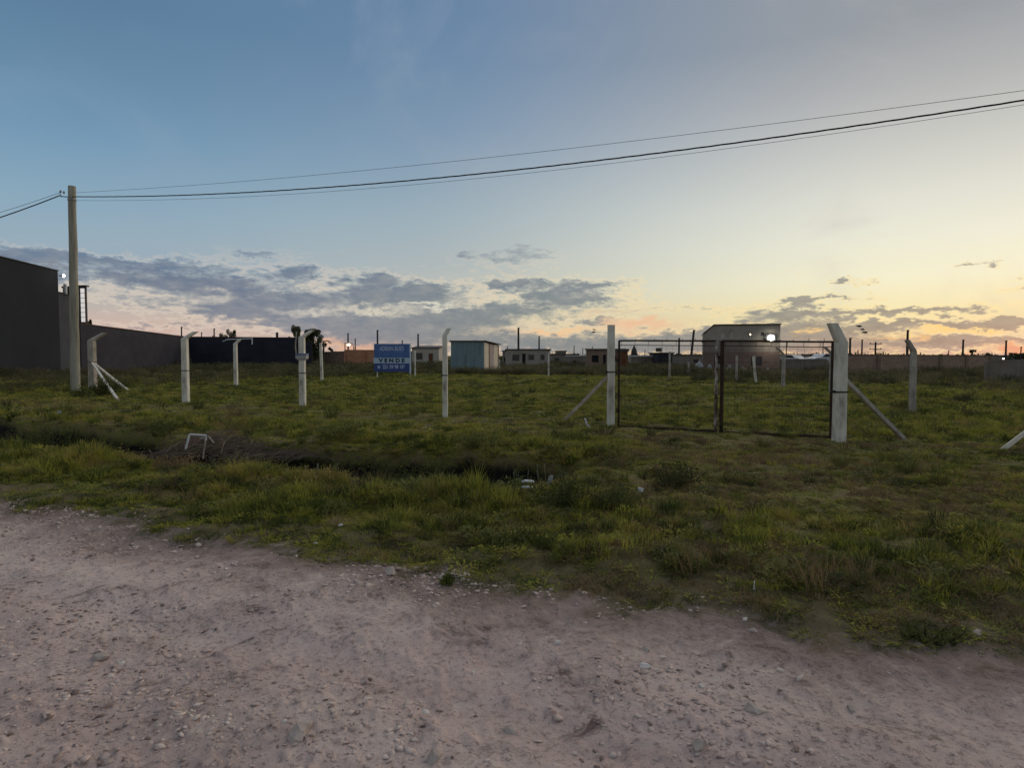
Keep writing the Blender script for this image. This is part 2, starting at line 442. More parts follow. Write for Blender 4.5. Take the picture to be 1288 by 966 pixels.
# ------------------------------------------------------------------ mesh helpers
class MB:
    def __init__(self):
        self.v, self.f = [], []

    def add(self, vs, fs):
        o = len(self.v)
        self.v += [tuple(v) for v in vs]
        self.f += [tuple(i + o for i in f) for f in fs]
        return self

    def box(self, a, b, M4=None, bevel=0.0):
        (x0, y0, z0), (x1, y1, z1) = a, b
        vs = [Vector(p) for p in ((x0, y0, z0), (x1, y0, z0), (x1, y1, z0), (x0, y1, z0), (x0, y0, z1), (x1, y0, z1), (x1, y1, z1), (x0, y1, z1))]
        if M4 is not None:
            vs = [M4 @ v for v in vs]
        return self.add(vs, [(0, 3, 2, 1), (4, 5, 6, 7), (0, 1, 5, 4), (1, 2, 6, 5), (2, 3, 7, 6), (3, 0, 4, 7)])

    def tube(self, pts, rad, n=8, cap=True, wob=0.0, square=False):
        pts = [Vector(p) for p in pts]
        if not hasattr(rad, '__len__'):
            rad = [rad] * len(pts)
        vs, fs = [], []
        for i, p in enumerate(pts):
            if i == 0:
                t = (pts[1] - p).normalized()
            elif i == len(pts) - 1:
                t = (p - pts[i - 1]).normalized()
            else:
                t = ((pts[i + 1] - p).normalized() + (p - pts[i - 1]).normalized()).normalized()
            ref = Vector((0, 0, 1)) if abs(t.z) < .9 else Vector((0, 1, 0))
            u = t.cross(ref).normalized()
            w = u.cross(t).normalized()
            for k in range(n):
                a = 2 * math.pi * (k + .5) / n
                rr = rad[i] * (1 + wob * (random.random() - .5))
                vs.append(p + (u * math.cos(a) + w * math.sin(a)) * rr)
        for i in range(len(pts) - 1):
            for k in range(n):
                fs.append((i * n + k, i * n + (k + 1) % n, (i + 1) * n + (k + 1) % n, (i + 1) * n + k))
        if cap:
            fs.append(tuple(range(n - 1, -1, -1)))
            fs.append(tuple((len(pts) - 1) * n + k for k in range(n)))
        return self.add(vs, fs)

    def prism(self, poly, y0, y1):
        """outline in x,z extruded along y"""
        n = len(poly)
        vs = [(x, y0, z) for x, z in poly] + [(x, y1, z) for x, z in poly]
        fs = [tuple(range(n)), tuple(range(2 * n - 1, n - 1, -1))]
        fs += [(i, i + n, (i + 1) % n + n, (i + 1) % n) for i in range(n)]
        return self.add(vs, fs)

    def footprint(self, poly, z0, z1):
        n = len(poly)
        z1s = z1 if hasattr(z1, '__len__') else [z1] * n
        vs = [(x, y, z0) for x, y in poly] + [(x, y, z) for (x, y), z in zip(poly, z1s)]
        fs = [tuple(range(n - 1, -1, -1)), tuple(range(n, 2 * n))]
        fs += [(i, (i + 1) % n, (i + 1) % n + n, i + n) for i in range(n)]
        return self.add(vs, fs)

    def build(self, name, mat, parent=None, smooth=False, mats=None):
        me = bpy.data.meshes.new(name)
        me.from_pydata(self.v, [], self.f)
        me.materials.append(mat)
        if smooth:
            me.shade_smooth()
        o = bpy.data.objects.new(name, me)
        COL.objects.link(o)
        if parent is not None:
            o.parent = parent
        return o


def tag(o, label=None, cat=None, group=None, kind=None):
    if label:
        o['label'] = label
    if cat:
        o['category'] = cat
    if group:
        o['group'] = group
    if kind:
        o['kind'] = kind
    return o


def empty(name, loc, label, cat, group=None, rz=0.0):
    o = bpy.data.objects.new(name, None)
    COL.objects.link(o)
    o.empty_display_size = .2
    o.location = loc
    o.rotation_euler = (0, 0, rz)
    return tag(o, label, cat, group)


def copy_tree(o, parent=None):
    c = o.copy()
    COL.objects.link(c)
    c.parent = parent
    for ch in list(o.children):
        copy_tree(ch, c)
    return c


def raw(name, verts, faces, mat, parent=None):
    me = bpy.data.meshes.new(name)
    me.from_pydata(verts.tolist() if hasattr(verts, 'tolist') else verts, [], faces.tolist() if hasattr(faces, 'tolist') else faces)
    me.materials.append(mat)
    o = bpy.data.objects.new(name, me)
    COL.objects.link(o)
    if parent is not None:
        o.parent = parent
    return o


def fastmesh(name, verts, faces, k):
    """verts (n,3), faces (m,k) numpy"""
    me = bpy.data.meshes.new(name)
    me.vertices.add(len(verts))
    me.vertices.foreach_set('co', np.asarray(verts, np.float32).ravel())
    me.loops.add(faces.size)
    me.loops.foreach_set('vertex_index', faces.astype(np.int32).ravel())
    me.polygons.add(len(faces))
    me.polygons.foreach_set('loop_start', np.arange(0, faces.size, k, dtype=np.int32))
    me.update(calc_edges=True)
    return me


# ------------------------------------------------------------------ terrain
UD = np.array([.9135, -.4067])     # along the road
VD = np.array([.4067, .9135])      # away from the road


def hsh(ix, iy, s):
    h = (ix.astype(np.int64) * 374761393 + iy.astype(np.int64) * 668265263 + s * 974634777) & 0x7fffffff
    h = ((h ^ (h >> 13)) * 1274126177) & 0x7fffffff
    return ((h ^ (h >> 16)) & 0xffff) / 65535.0


def vnoise(x, y, s=0):
    ix, iy = np.floor(x), np.floor(y)
    fx, fy = x - ix, y - iy
    fx = fx * fx * (3 - 2 * fx)
    fy = fy * fy * (3 - 2 * fy)
    a, b_ = hsh(ix, iy, s), hsh(ix + 1, iy, s)
    c_, d = hsh(ix, iy + 1, s), hsh(ix + 1, iy + 1, s)
    return (a + (b_ - a) * fx) * (1 - fy) + (c_ + (d - c_) * fx) * fy - .5


def fbm(x, y, f, o=4, s=0):
    r, a = 0, 1.0
    for i in range(o):
        r = r + a * vnoise(x * f + 17.3 * i, y * f - 9.1 * i, s + i)
        a *= .5
        f *= 2.03
    return r


def sstep(v, a, b_):
    t = np.clip((v - a) / (b_ - a), 0, 1)
    return t * t * (3 - 2 * t)


def uv_of(x, y):
    return x * UD[0] + y * UD[1], x * VD[0] + y * VD[1]


def road_edge(u):
    return 4.08 + .34 * fbm(u, u * 0 + 3.7, .45, 2, 5) + .32 * fbm(u, u * 0 + 1.7, 2.2, 4, 9)


def ditch_amt(u, v):
    vc = 8.0 + .5 * fbm(u, u * 0 + 8.0, .25, 2, 31) + .12 * sstep(u, -12, -20) * 3
    w = .62 + .28 * fbm(u, v, 1.1, 4, 41) + .18 * sstep(u, -8.0, -9.5)
    a = v - vc
    prof = np.where(a > 0, sstep(a, w + .10, w - .12), sstep(-a, w + .45, w - .25))
    ends = sstep(u, -2.4, -3.2)
    return prof * ends


def height(x, y):
    x = np.asarray(x, float)
    y = np.asarray(y, float)
    u, v = uv_of(x, y)
    r = np.hypot(x, y)
    re = road_edge(u)
    onroad = sstep(v, re + .25, re - .15)
    nearf = sstep(r, 40, 12)
    h = .10 * fbm(x, y, .12, 3, 1) * sstep(r, 4, 12)
    h = h + onroad * (-.05 + nearf * (.075 * fbm(x, y, .9, 2, 2) + .016 * fbm(x, y, 3.2, 3, 3) + .009 * fbm(x, y, 13, 3, 4)))
    clod = np.clip(fbm(x, y, 7.5, 3, 8) - .16, 0, 1)
    h = h + onroad * nearf * (clod * .035 + np.clip(fbm(x, y, 16, 2, 15) - .22, 0, 1) * .05)
    h = h - onroad * .035 * (np.exp(-((v - 2.6 - .2 * fbm(u, u * 0, .3, 2, 12)) / .22) ** 2) + np.exp(-((v - .9 - .2 * fbm(u, u * 0, .3, 2, 12)) / .22) ** 2))
    off = 1 - onroad
    h = h + off * nearf * (.10 * fbm(x, y, 1.6, 3, 6) + .03 * fbm(x, y, 7, 2, 7))
    bank = np.exp(-((v - 9.3) / .7) ** 2) * .10 - np.exp(-((v - 7.2) / .6) ** 2) * .10
    h = h + bank * sstep(u, -2.2, -3.6)
    h = h - .62 * ditch_amt(u, v)
    return h


def tz(x, y):
    return float(height(np.array([x]), np.array([y]))[0])


# one sheet in rings round the viewpoint, fine where it is seen
angs = np.concatenate([np.linspace(-62, 62, 560), np.linspace(62, 298, 60)[1:-1]])
angs = np.radians(90 - angs)
rads = np.concatenate([np.linspace(.6, 2.0, 10)[:-1], np.geomspace(2.0, 30, 330)[:-1], np.geomspace(30, 2500, 70)])
NA, NR = len(angs), len(rads)
A2, R2 = np.meshgrid(angs, rads)
X2, Y2 = R2 * np.cos(A2), R2 * np.sin(A2)
Z2 = height(X2, Y2)
verts = np.stack([X2.ravel(), Y2.ravel(), Z2.ravel()], 1)
ii, jj = np.meshgrid(np.arange(NR - 1), np.arange(NA), indexing='ij')
jn = (jj + 1) % NA
quads = np.stack([(ii * NA + jj), ((ii + 1) * NA + jj), ((ii + 1) * NA + jn), (ii * NA + jn)], -1).reshape(-1, 4)[:, ::-1]
verts = np.vstack([verts, [[0, 0, height(np.zeros(1), np.zeros(1))[0]]]])
cc = verts[quads].mean(1)
uu, vv = uv_of(cc[:, 0], cc[:, 1])
isroad = (vv < road_edge(uu)) & (vv > -4.5 + .5 * fbm(uu, uu * 0 + 5, 1.0, 3, 77))
ctr = len(verts) - 1
_u, _v = uv_of(verts[:, 0], verts[:, 1])
RDV = np.clip(np.where(_v > 0, _v - road_edge(_u), -4.5 - _v), -3, 5)
WET_SHADE = ditch_amt(*uv_of(verts[:, 0], verts[:, 1]))
tri = np.array([[(j + 1) % NA, j, ctr] for j in range(NA)])


def sheet(name, q, t, mat):
    me = bpy.data.meshes.new(name)
    idx = np.unique(np.concatenate([q.ravel(), t.ravel()])).astype(int)
    mp = np.full(len(verts), -1)
    mp[idx] = np.arange(len(idx))
    q, t = mp[q], mp[t] if len(t) else t
    me.vertices.add(len(idx))
    me.vertices.foreach_set('co', verts[idx].astype(np.float32).ravel())
    loops = np.concatenate([q.ravel(), t.ravel()]).astype(np.int32)
    me.loops.add(len(loops))
    me.loops.foreach_set('vertex_index', loops)
    st = np.concatenate([np.arange(len(q)) * 4, len(q) * 4 + np.arange(len(t)) * 3]).astype(np.int32)
    me.polygons.add(len(st))
    me.polygons.foreach_set('loop_start', st)
    me.polygons.foreach_set('use_smooth', np.ones(len(st), bool))
    me.update(calc_edges=True)
    me.validate()
    ar = me.attributes.new('rd', 'FLOAT', 'POINT')
    ar.data.foreach_set('value', RDV[idx].astype(np.float32))
    at = me.attributes.new('wet_shade', 'FLOAT', 'POINT')
    at.data.foreach_set('value', WET_SHADE[idx].astype(np.float32))
    me.materials.append(mat)
    o = bpy.data.objects.new(name, me)
    COL.objects.link(o)
    return o


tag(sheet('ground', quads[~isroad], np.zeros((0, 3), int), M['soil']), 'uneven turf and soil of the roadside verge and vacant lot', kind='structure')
tag(sheet('dirt_road', quads[isroad], tri, M['road']), 'pale packed dirt road with ruts and loose stones', kind='structure')

# ditch water: a level ribbon inside the ditch
us = np.linspace(-22, -3.0, 60)
wvts, wfs = [], []
for i, u_ in enumerate(us):
    vc = 8.0 + .5 * float(fbm(np.array([u_]), np.array([8.0]), .25, 2, 31)[0]) + .36 * float(sstep(np.array([u_]), -12, -20)[0])
    for s_ in (-.85, .85):
        q = UD * u_ + VD * (vc + s_)
        wvts.append((q[0], q[1], -.44))
    if i:
        k = 2 * i
        wfs.append((k - 2, k, k + 1, k - 1))
tag(raw('ditch_water', wvts, wfs, M['water']), 'strip of black still water in the roadside ditch', kind='structure')

# ------------------------------------------------------------------ grass and weeds (instanced clumps)
src = []


def blade_mesh(name, nb, spread, hmin, hmax, width, lean, mat, seg=2):
    V, Fc = [], []
    for i in range(nb):
        a = random.random() * 6.283
        r_ = spread * math.sqrt(random.random())
        bx, by = r_ * math.cos(a), r_ * math.sin(a)
        h_ = random.uniform(hmin, hmax)
        la = a + random.uniform(-1.2, 1.2)
        L = random.uniform(.1, lean) * h_
        ww = width * random.uniform(.6, 1.3)
        fa = random.random() * 3.14
        wx, wy = ww * math.cos(fa), ww * math.sin(fa)
        o = len(V)
        for k in range(seg):
            t = k / seg
            cx, cy = bx + math.cos(la) * L * t * t, by + math.sin(la) * L * t * t
            s = (1 - .45 * t)
            V += [(cx - wx * s, cy - wy * s, h_ * t), (cx + wx * s, cy + wy * s, h_ * t)]
        V.append((bx + math.cos(la) * L, by + math.sin(la) * L, h_ * (1 - .18 * lean)))
        for k in range(seg - 1):
            Fc.append((o + 2 * k, o + 2 * k + 1, o + 2 * k + 3, o + 2 * k + 2))
        Fc.append((o + 2 * seg - 2, o + 2 * seg - 1, o + 2 * seg))
    me = bpy.data.meshes.new(name)
    me.from_pydata(V, [], Fc)
    me.materials.append(mat)
    return bpy.data.objects.new(name, me)


def leafy_mesh(name, nl, spread, hh, size, mat, stems=5):
    V, Fc = [], []
    for i in range(nl):
        a = random.random() * 6.283
        t = random.random()
        r_ = spread * (.35 + .65 * math.sin(math.pi * min(1, t * .8 + .15))) * random.random() ** .5
        c = Vector((r_ * math.cos(a), r_ * math.sin(a), hh * t))
        d = Vector((math.cos(a + random.uniform(-.7, .7)), math.sin(a + random.uniform(-.7, .7)), random.uniform(-.1, .9))).normalized()
        sd = d.cross(Vector((random.uniform(-.4, .4), random.uniform(-.4, .4), 1))).normalized()
        s = size * random.uniform(.6, 1.3)
        o = len(V)
        V += [tuple(c), tuple(c + d * s * .5 + sd * s * .22), tuple(c + d * s), tuple(c + d * s * .5 - sd * s * .22)]
        Fc.append((o, o + 1, o + 2, o + 3))
    me = bpy.data.meshes.new(name)
    me.from_pydata(V, [], Fc)
    me.materials.append(mat)
    return bpy.data.objects.new(name, me)


def source_collection(name, objs):
    c = bpy.data.collections.new(name)
    for o in objs:
        c.objects.link(o)
    return c


turf_src = source_collection('turf_clumps', [blade_mesh('turf_a', 60, .12, .05, .12, .0036, .9, M['grass']),
                                             blade_mesh('turf_b', 46, .07, .07, .17, .0040, 1.3, M['grass']),
                                             blade_mesh('turf_c', 60, .10, .05, .13, .0034, 1.0, M['grass']),
                                             leafy_mesh('turf_d', 60, .13, .06, .04, M['grass'])])
weed_src = source_collection('weed_clumps', [leafy_mesh('weed_a', 90, .16, .20, .055, M['weed']),
                                             blade_mesh('weed_b', 60, .09, .16, .34, .0045, 1.1, M['weed'], 3),
                                             leafy_mesh('weed_c', 80, .20, .12, .07, M['weed']),
                                             blade_mesh('weed_d', 34, .10, .18, .40, .0028, .8, M['dry'], 3)])
tall_src = source_collection('tall_weed_clumps', [blade_mesh('tall_a', 90, .38, .35, .9, .012, .7, M['weed_tall'], 3),
                                                  leafy_mesh('tall_b', 130, .42, .65, .12, M['weed_tall']),
                                                  blade_mesh('tall_c', 80, .42, .3, .75, .012, 1.0, M['weed_tall'], 3)])


def scatter(name, coll, pts, scl, rz, tilt, label, cat=None):
    me = bpy.data.meshes.new(name)
    me.from_pydata(pts.tolist(), [], [])
    a = me.attributes.new('scl', 'FLOAT_VECTOR', 'POINT')
    a.data.foreach_set('vector', np.asarray(scl, np.float32).ravel())
    rot = np.stack([tilt[:, 0], tilt[:, 1], rz], 1)
    a = me.attributes.new('rot', 'FLOAT_VECTOR', 'POINT')
    a.data.foreach_set('vector', rot.astype(np.float32).ravel())
    o = bpy.data.objects.new(name, me)
    COL.objects.link(o)
    ng = bpy.data.node_groups.new(name + '_nodes', 'GeometryNodeTree')
    ng.interface.new_socket('Geometry', in_out='INPUT', socket_type='NodeSocketGeometry')
    ng.interface.new_socket('Geometry', in_out='OUTPUT', socket_type='NodeSocketGeometry')
    gi = ng.nodes.new('NodeGroupInput')
    go = ng.nodes.new('NodeGroupOutput')
    ci = ng.nodes.new('GeometryNodeCollectionInfo')
    ci.inputs['Collection'].default_value = coll
    ci.inputs['Separate Children'].default_value = True
    ci.inputs['Reset Children'].default_value = True
    iop = ng.nodes.new('GeometryNodeInstanceOnPoints')
    iop.inputs['Pick Instance'].default_value = True
    rv = ng.nodes.new('FunctionNodeRandomValue')
    rv.data_type = 'INT'
    rv.inputs[4].default_value = 0
    rv.inputs[5].default_value = len(coll.objects) - 1
    a1 = ng.nodes.new('GeometryNodeInputNamedAttribute')
    a1.data_type = 'FLOAT_VECTOR'
    a1.inputs[0].default_value = 'scl'
    a2 = ng.nodes.new('GeometryNodeInputNamedAttribute')
    a2.data_type = 'FLOAT_VECTOR'
    a2.inputs[0].default_value = 'rot'
    L = ng.links.new
    L(gi.outputs[0], iop.inputs['Points'])
    L(ci.outputs[0], iop.inputs['Instance'])
    L(rv.outputs[2], iop.inputs['Instance Index'])
    L(a2.outputs[0], iop.inputs['Rotation'])
    L(a1.outputs[0], iop.inputs['Scale'])
    L(iop.outputs[0], go.inputs[0])
    md = o.modifiers.new('scatter', 'NODES')
    md.node_group = ng
    return tag(o, label, cat, kind='stuff')


def polar_pts(r0, r1, dens, half=54):
    area = math.radians(2 * half) / 2 * (r1 ** 2 - r0 ** 2)
    n = int(area * dens)
    r_ = np.sqrt(RS.uniform(r0 ** 2, r1 ** 2, n))
    a = np.radians(90 - RS.uniform(-half, half, n))
    return r_ * np.cos(a), r_ * np.sin(a)


def drive_amt(u, v):
    """worn track from the road to the gate"""
    uc = -1.3 + (14 - v) * .16
    return sstep(np.abs(u - uc), 2.6, 1.2) * sstep(v, 13.8, 12.5)


tp, ts, wp, ws, lp, ls = [], [], [], [], [], []
bands = [(3.0, 7.0, 260, .8), (7.0, 12.0, 150, .95), (12.0, 20.0, 34, 1.35), (20, 34, 13, 2.0), (34, 64, 4.2, 3.2)]
for (r0, r1, dn, fs_) in bands:
    x, y = polar_pts(r0, r1, dn)
    u, v = uv_of(x, y)
    e = road_edge(u)
    n_ = fbm(x, y, .8, 3, 55)
    n2_ = fbm(x, y, .25, 2, 57)
    dd = v - e
    keep = dd > -.06 + .28 * np.abs(RS.normal(size=len(x))) * np.clip(.6 + n_ * 2, .1, 2)
    dr = drive_amt(u, v)
    right = sstep(u, -3.5, -1.5)
    bare = np.clip(dr * .5 + right * .25 * (v < 12), 0, 1) * (n_ > .0)
    edge_bare = sstep(dd, 1.2, .0) * .45
    keep &= RS.rand(len(x)) > np.maximum(bare, edge_bare)
    di = ditch_amt(u, v)
    keep &= (di < .12) | ((v > 8.1) & (di < .5) & (RS.rand(len(x)) < .3))
    hz = .30 + .66 * sstep(dd, .2, 1.8) * sstep(v, 7.6, 6.3) + .55 * sstep(dd, 1.0, 1.8) * sstep(v, 6.9, 5.9) * (1 - right)
    hz = hz + .55 * sstep(v, 8.6, 9.2) * sstep(v, 12.5, 10) * (1 - right * .7)
    n3_ = fbm(x, y, 2.6, 2, 59)
    hz = hz * (1 - .3 * dr) * (1 + 1.5 * n_ + 1.8 * n3_) * 1.12
    inlot = (v > 14.5) & (u < 1.2) & (u > -29)
    hz = np.where(inlot, .85 + .45 * n_ + .4 * n2_ + .3 * n3_, hz)
    hz = np.where((v > 14.5) & ((u >= 1.2) | (u <= -29)), 1.3 + 1.2 * n_, hz)
    hz = hz * (1 - .8 * np.exp(-(((x + 4.4) / 1.2) ** 2 + ((y - 8.9) / 1.0) ** 2)))
    hz = hz * (1 - .62 * sstep(v, 6.5, 7.0) * (v < 8) * (u < -3))
    hz = np.clip(hz, .2, 2.6) * RS.uniform(.7, 1.25, len(x))
    x, y, hz = x[keep], y[keep], hz[keep]
    tp.append(np.stack([x, y, height(x, y) - .01], 1))
    wd = fs_ * RS.uniform(.8, 1.25, len(x))
    ts.append(np.stack([wd, wd, hz * (1 + .1 * fs_)], 1))
tp, ts = np.vstack(tp), np.vstack(ts)
k = len(tp)
scatter('grass', turf_src, tp, ts, RS.uniform(0, 6.28, k), RS.normal(0, .12, (k, 2)), 'short green and olive grass covering the verge and the lot')

for (r0, r1, dn, fs_) in [(3.4, 9.0, 26, .8), (9, 16, 13, 1.0), (16, 40, 2.4, 1.4)]:
    x, y = polar_pts(r0, r1, dn)
    u, v = uv_of(x, y)
    e = road_edge(u)
    dd = v - e
    n_ = fbm(x, y, .55, 3, 91)
    right = sstep(u, -3.2, -1.0)
    p = .10 * sstep(dd, .5, 1.4)
    p = np.maximum(p, .62 * sstep(dd, 1.2, 2.0) * sstep(v, 7.4, 7.0) * (n_ > -.05) * (1 - right * .85))
    di = ditch_amt(u, v)
    p = np.maximum(p, .98 * ((di > .01) & (v > 8) & (v < 9.0)) * (u < -2.4))
    p = np.where((u < -2.5) & (u > -8.4) & (v > 6.7) & (v < 8.0), .04, p)
    p = np.maximum(p, .55 * sstep(v, 8.8, 9.4) * sstep(v, 13, 10.5) * (n_ > .0) * (1 - right * .7))
    p = np.maximum(p, .75 * sstep(u, -8.8, -10.0) * sstep(v, 7.2, 7.8) * sstep(v, 10.6, 9.6))
    p = np.maximum(p, .6 * (v > 8.7) * (v < 10.5) * (u < -3) * (fbm(x, y, 1.3, 2, 95) > .0))
    p = np.where((v > 14.5) & (u < 1.2), .05 * (n_ > .12), p)
    p = np.where((v > 14.0) & ((u > 2.0) | (u < -28.5)), .55 * (n_ > -.02), p)
    p = np.where(di > .5, p * (u < -9.2), p)
    p = np.maximum(p, (.14 + .4 * (n_ > .08) * (v < 12)) * (v > e + .6) * (di < .1) * (1 - .9 * ((u < -2.5) & (v > 6.7) & (v < 8.0))))
    fence_row = np.exp(-((v - (13.6 + .28 * np.clip(-u - 2, 0, 30) * .7)) / .35) ** 2) * (u < 2)
    p = np.maximum(p, .5 * fence_row)
    keep = (RS.rand(len(x)) < p) & (v > e + .25)
    x, y = x[keep], y[keep]
    wp.append(np.stack([x, y, height(x, y) - .01], 1))
    s_ = fs_ * RS.uniform(.45, 1.15, len(x)) * (1 + .8 * n_[keep])
    ws.append(np.stack([s_, s_, s_ * .85], 1))
wp, ws = np.vstack(wp), np.vstack(ws)
k = len(wp)
scatter('weeds', weed_src, wp, ws, RS.uniform(0, 6.28, k), RS.normal(0, .1, (k, 2)), 'dark broad leaved weeds and dry stalks along the ditch')

# dry trodden grass on the track to the gate and over the right part of the verge
dry_src = source_collection('dry_clumps', [blade_mesh('dry_a', 50, .12, .03, .08, .0034, 1.6, M['dry']), blade_mesh('dry_b', 40, .10, .03, .10, .0030, 1.2, M['dry']),
                                           leafy_mesh('dry_c', 40, .12, .03, .035, M['dry'])])
dp, ds = [], []
for (r0, r1, dn, fs_) in [(3.4, 9, 120, .8), (9, 16, 60, 1.1), (16, 30, 14, 1.7)]:
    x, y = polar_pts(r0, r1, dn)
    u, v = uv_of(x, y)
    e = road_edge(u)
    n_ = fbm(x, y, .7, 3, 93)
    p = .8 * sstep(u, -3.6, -1.6) * (n_ > .02) * sstep(v, 15, 12.5)
    p = np.maximum(p, .9 * drive_amt(u, v) * (n_ > -.1))
    p = np.maximum(p, .35 * (n_ > .14) * (v < 7))
    p = np.maximum(p, .12 * (v > 12) * (n_ > .1))
    keep = (RS.rand(len(x)) < p) & (v > e + .1) & (ditch_amt(u, v) < .1)
    x, y = x[keep], y[keep]
    dp.append(np.stack([x, y, height(x, y) - .005], 1))
    s_ = fs_ * RS.uniform(.6, 1.2, len(x))
    ds.append(np.stack([s_, s_, s_], 1))
dp, ds = np.vstack(dp), np.vstack(ds)
k = len(dp)
scatter('dry_grass', dry_src, dp, ds, RS.uniform(0, 6.28, k), RS.normal(0, .15, (k, 2)), 'short dry brownish grass on the worn track to the gate')

# taller growth past the lot: behind it, left by the dark wall and right by the brown wall
x, y = polar_pts(24, 56, 2.4)
x2, y2 = polar_pts(56, 150, .55)
x, y = np.concatenate([x, x2]), np.concatenate([y, y2])
u, v = uv_of(x, y)
n_ = fbm(x, y, .12, 3, 21)
d_ = np.hypot(x, y)
p = np.zeros(len(x))
p = np.where((v > 47) | (d_ > 52), .9, p)
p = np.where((u < -30) & (d_ > 27), .8, p)
p = np.where((u > 4) & (v > 27), .55 * (n_ > -.08), p)
p = np.where((v > 38) & (u > -6), .6, p)
keep = RS.rand(len(x)) < p
x, y, n_, d_ = x[keep], y[keep], n_[keep], d_[keep]
s_ = RS.uniform(.6, 1.15, len(x)) * (1 + .7 * n_) * (.75 + .3 * sstep(d_, 35, 60))
lpz = np.stack([x, y, height(x, y) - .03], 1)
k = len(x)
wd = s_ * (1 + sstep(d_, 50, 120))
scatter('tall_weeds', tall_src, lpz, np.stack([wd, wd, s_ * .95], 1), RS.uniform(0, 6.28, k), RS.normal(0, .08, (k, 2)),
        'band of tall dull weeds beyond the lot')

# ------------------------------------------------------------------ stones on the road
ico_t = (1 + 5 ** .5) / 2
IV = np.array([(-1, ico_t, 0), (1, ico_t, 0), (-1, -ico_t, 0), (1, -ico_t, 0), (0, -1, ico_t), (0, 1, ico_t), (0, -1, -ico_t), (0, 1, -ico_t),
               (ico_t, 0, -1), (ico_t, 0, 1), (-ico_t, 0, -1), (-ico_t, 0, 1)], float)
IV /= np.linalg.norm(IV[0])
IF = np.array([(0, 11, 5), (0, 5, 1), (0, 1, 7), (0, 7, 10), (0, 10, 11), (1, 5, 9), (5, 11, 4), (11, 10, 2), (10, 7, 6), (7, 1, 8),
               (3, 9, 4), (3, 4, 2), (3, 2, 6), (3, 6, 8), (3, 8, 9), (4, 9, 5), (2, 4, 11), (6, 2, 10), (8, 6, 7), (9, 8, 1)])


def stone_cloud(name, n, rlo, rhi, mat, label, umin=-14, umax=8, vmin=-1.5, vmax=4.5):
    u = RS.uniform(umin, umax, n * 3)
    v = RS.uniform(vmin, vmax, n * 3)
    x, y = u * UD[0] + v * VD[0], u * UD[1] + v * VD[1]
    q = fbm(x, y, 1.1, 3, 66)
    ok = (np.hypot(x, y) > 1.5) & (y > .5) & (v < road_edge(u) + .12) & (RS.rand(len(x)) < np.clip(.35 + 2.2 * q, .03, 1))
    x, y = x[ok][:n], y[ok][:n]
    n = len(x)
    fl_cut = True
    r_ = rlo + (rhi - rlo) * RS.rand(n) ** 3.2
    z = height(x, y) + r_ * .02
    sc = RS.uniform(.6, 1.4, (n, 1, 3)) * np.array([1.1, 1, .38])
    jit = RS.uniform(.5, 1.35, (n, 12, 1))
    vs = IV[None] * jit * sc * r_[:, None, None]
    a = RS.uniform(0, 6.28, n)
    ca, sn = np.cos(a)[:, None], np.sin(a)[:, None]
    tx = RS.normal(0, .3, n)[:, None]
    vx, vy, vz = vs[..., 0] * ca - vs[..., 1] * sn, vs[..., 0] * sn + vs[..., 1] * ca, vs[..., 2] + tx * vs[..., 0]
    vs = np.stack([vx + x[:, None], vy + y[:, None], vz + z[:, None]], -1).reshape(-1, 3)
    fs = (IF[None] + (np.arange(n) * 12)[:, None, None]).reshape(-1, 3)
    me = fastmesh(name, vs, fs, 3)
    me.materials.append(mat)
    o = bpy.data.objects.new(name, me)
    COL.objects.link(o)
    return tag(o, label, kind='stuff')


M['gravel'] = mnoise('road_gravel', [(.30, .22, .18), (.50, .385, .33), (.66, .55, .48)], 3.0, .97, .4, 60, obj=False)
M['clod'] = mnoise('dark_clods', [(.17, .118, .098), (.28, .205, .17)], 4.0, .97, .4, 60, obj=False)
stone_cloud('gravel', 42000, .003, .022, M['gravel'], 'loose pale gravel strewn over the dirt road')
stone_cloud('clods', 9000, .003, .018, M['clod'], 'small dark clods of soil strewn over the dirt road')

stone_specs = [
    (122, 812, .060, 'stone', 'flat pale stone on the left part of the dirt road'),
    (153, 817, .026, 'stone_w', 'small whitish stone right beside the flat pale stone at left'),
    (375, 908, .085, 'stone', 'biggest half buried slab low on the dirt road'),
    (358, 897, .020, 'stone_w', 'tiny white pebble at the tip of the half buried slab'),
    (808, 825, .036, 'stone_w', 'angular white chip on the road right of the centre'),
    (812, 804, .040, 'stone', 'pale grey stone just behind the angular white chip'),
    (700, 797, .026, 'stone_w', 'small rounded white stone on the road near the verge'),
    (642, 893, .046, 'stone', 'upright wedge shaped stone in the middle foreground'),
    (937, 770, .030, 'stone_w', 'white stone lying at the grass edge right of centre'),
    (948, 783, .038, 'stone', 'long flat stone next to the white one at the grass edge'),
    (882, 850, .020, 'stone_w', 'small bright pebble right of the angular white chip'),
    (945, 883, .056, 'stone', 'broad tilted stone on the right part of the road'),
    (1072, 882, .042, 'stone', 'grey stone on the road below the dark verge bump'),
    (534, 872, .026, 'stone_w', 'whitish crumbly stone in the middle of the road'),
    (490, 717, .075, 'stone', 'rounded boulder half sunk at the verge, left of centre'),
    (556, 722, .045, 'stone', 'pale lump of rock at the grass edge, near the middle'),
    (595, 829, .020, 'stone_w', 'thin white chip on the road left of the middle'),
    (1226, 796, .040, 'stone', 'pale stone in the short grass at the far right verge'),
    (215, 955, .020, 'stone_w', 'bright pebble at the very bottom left of the road'),
    (100, 950, .022, 'stone', 'little stone left of the bright bottom pebble'),
    (880, 925, .050, 'stone', 'sunken grey stone low in the road right of the middle'),
    (545, 935, .050, 'stone', 'sunken reddish grey stone low in the middle of the road')]
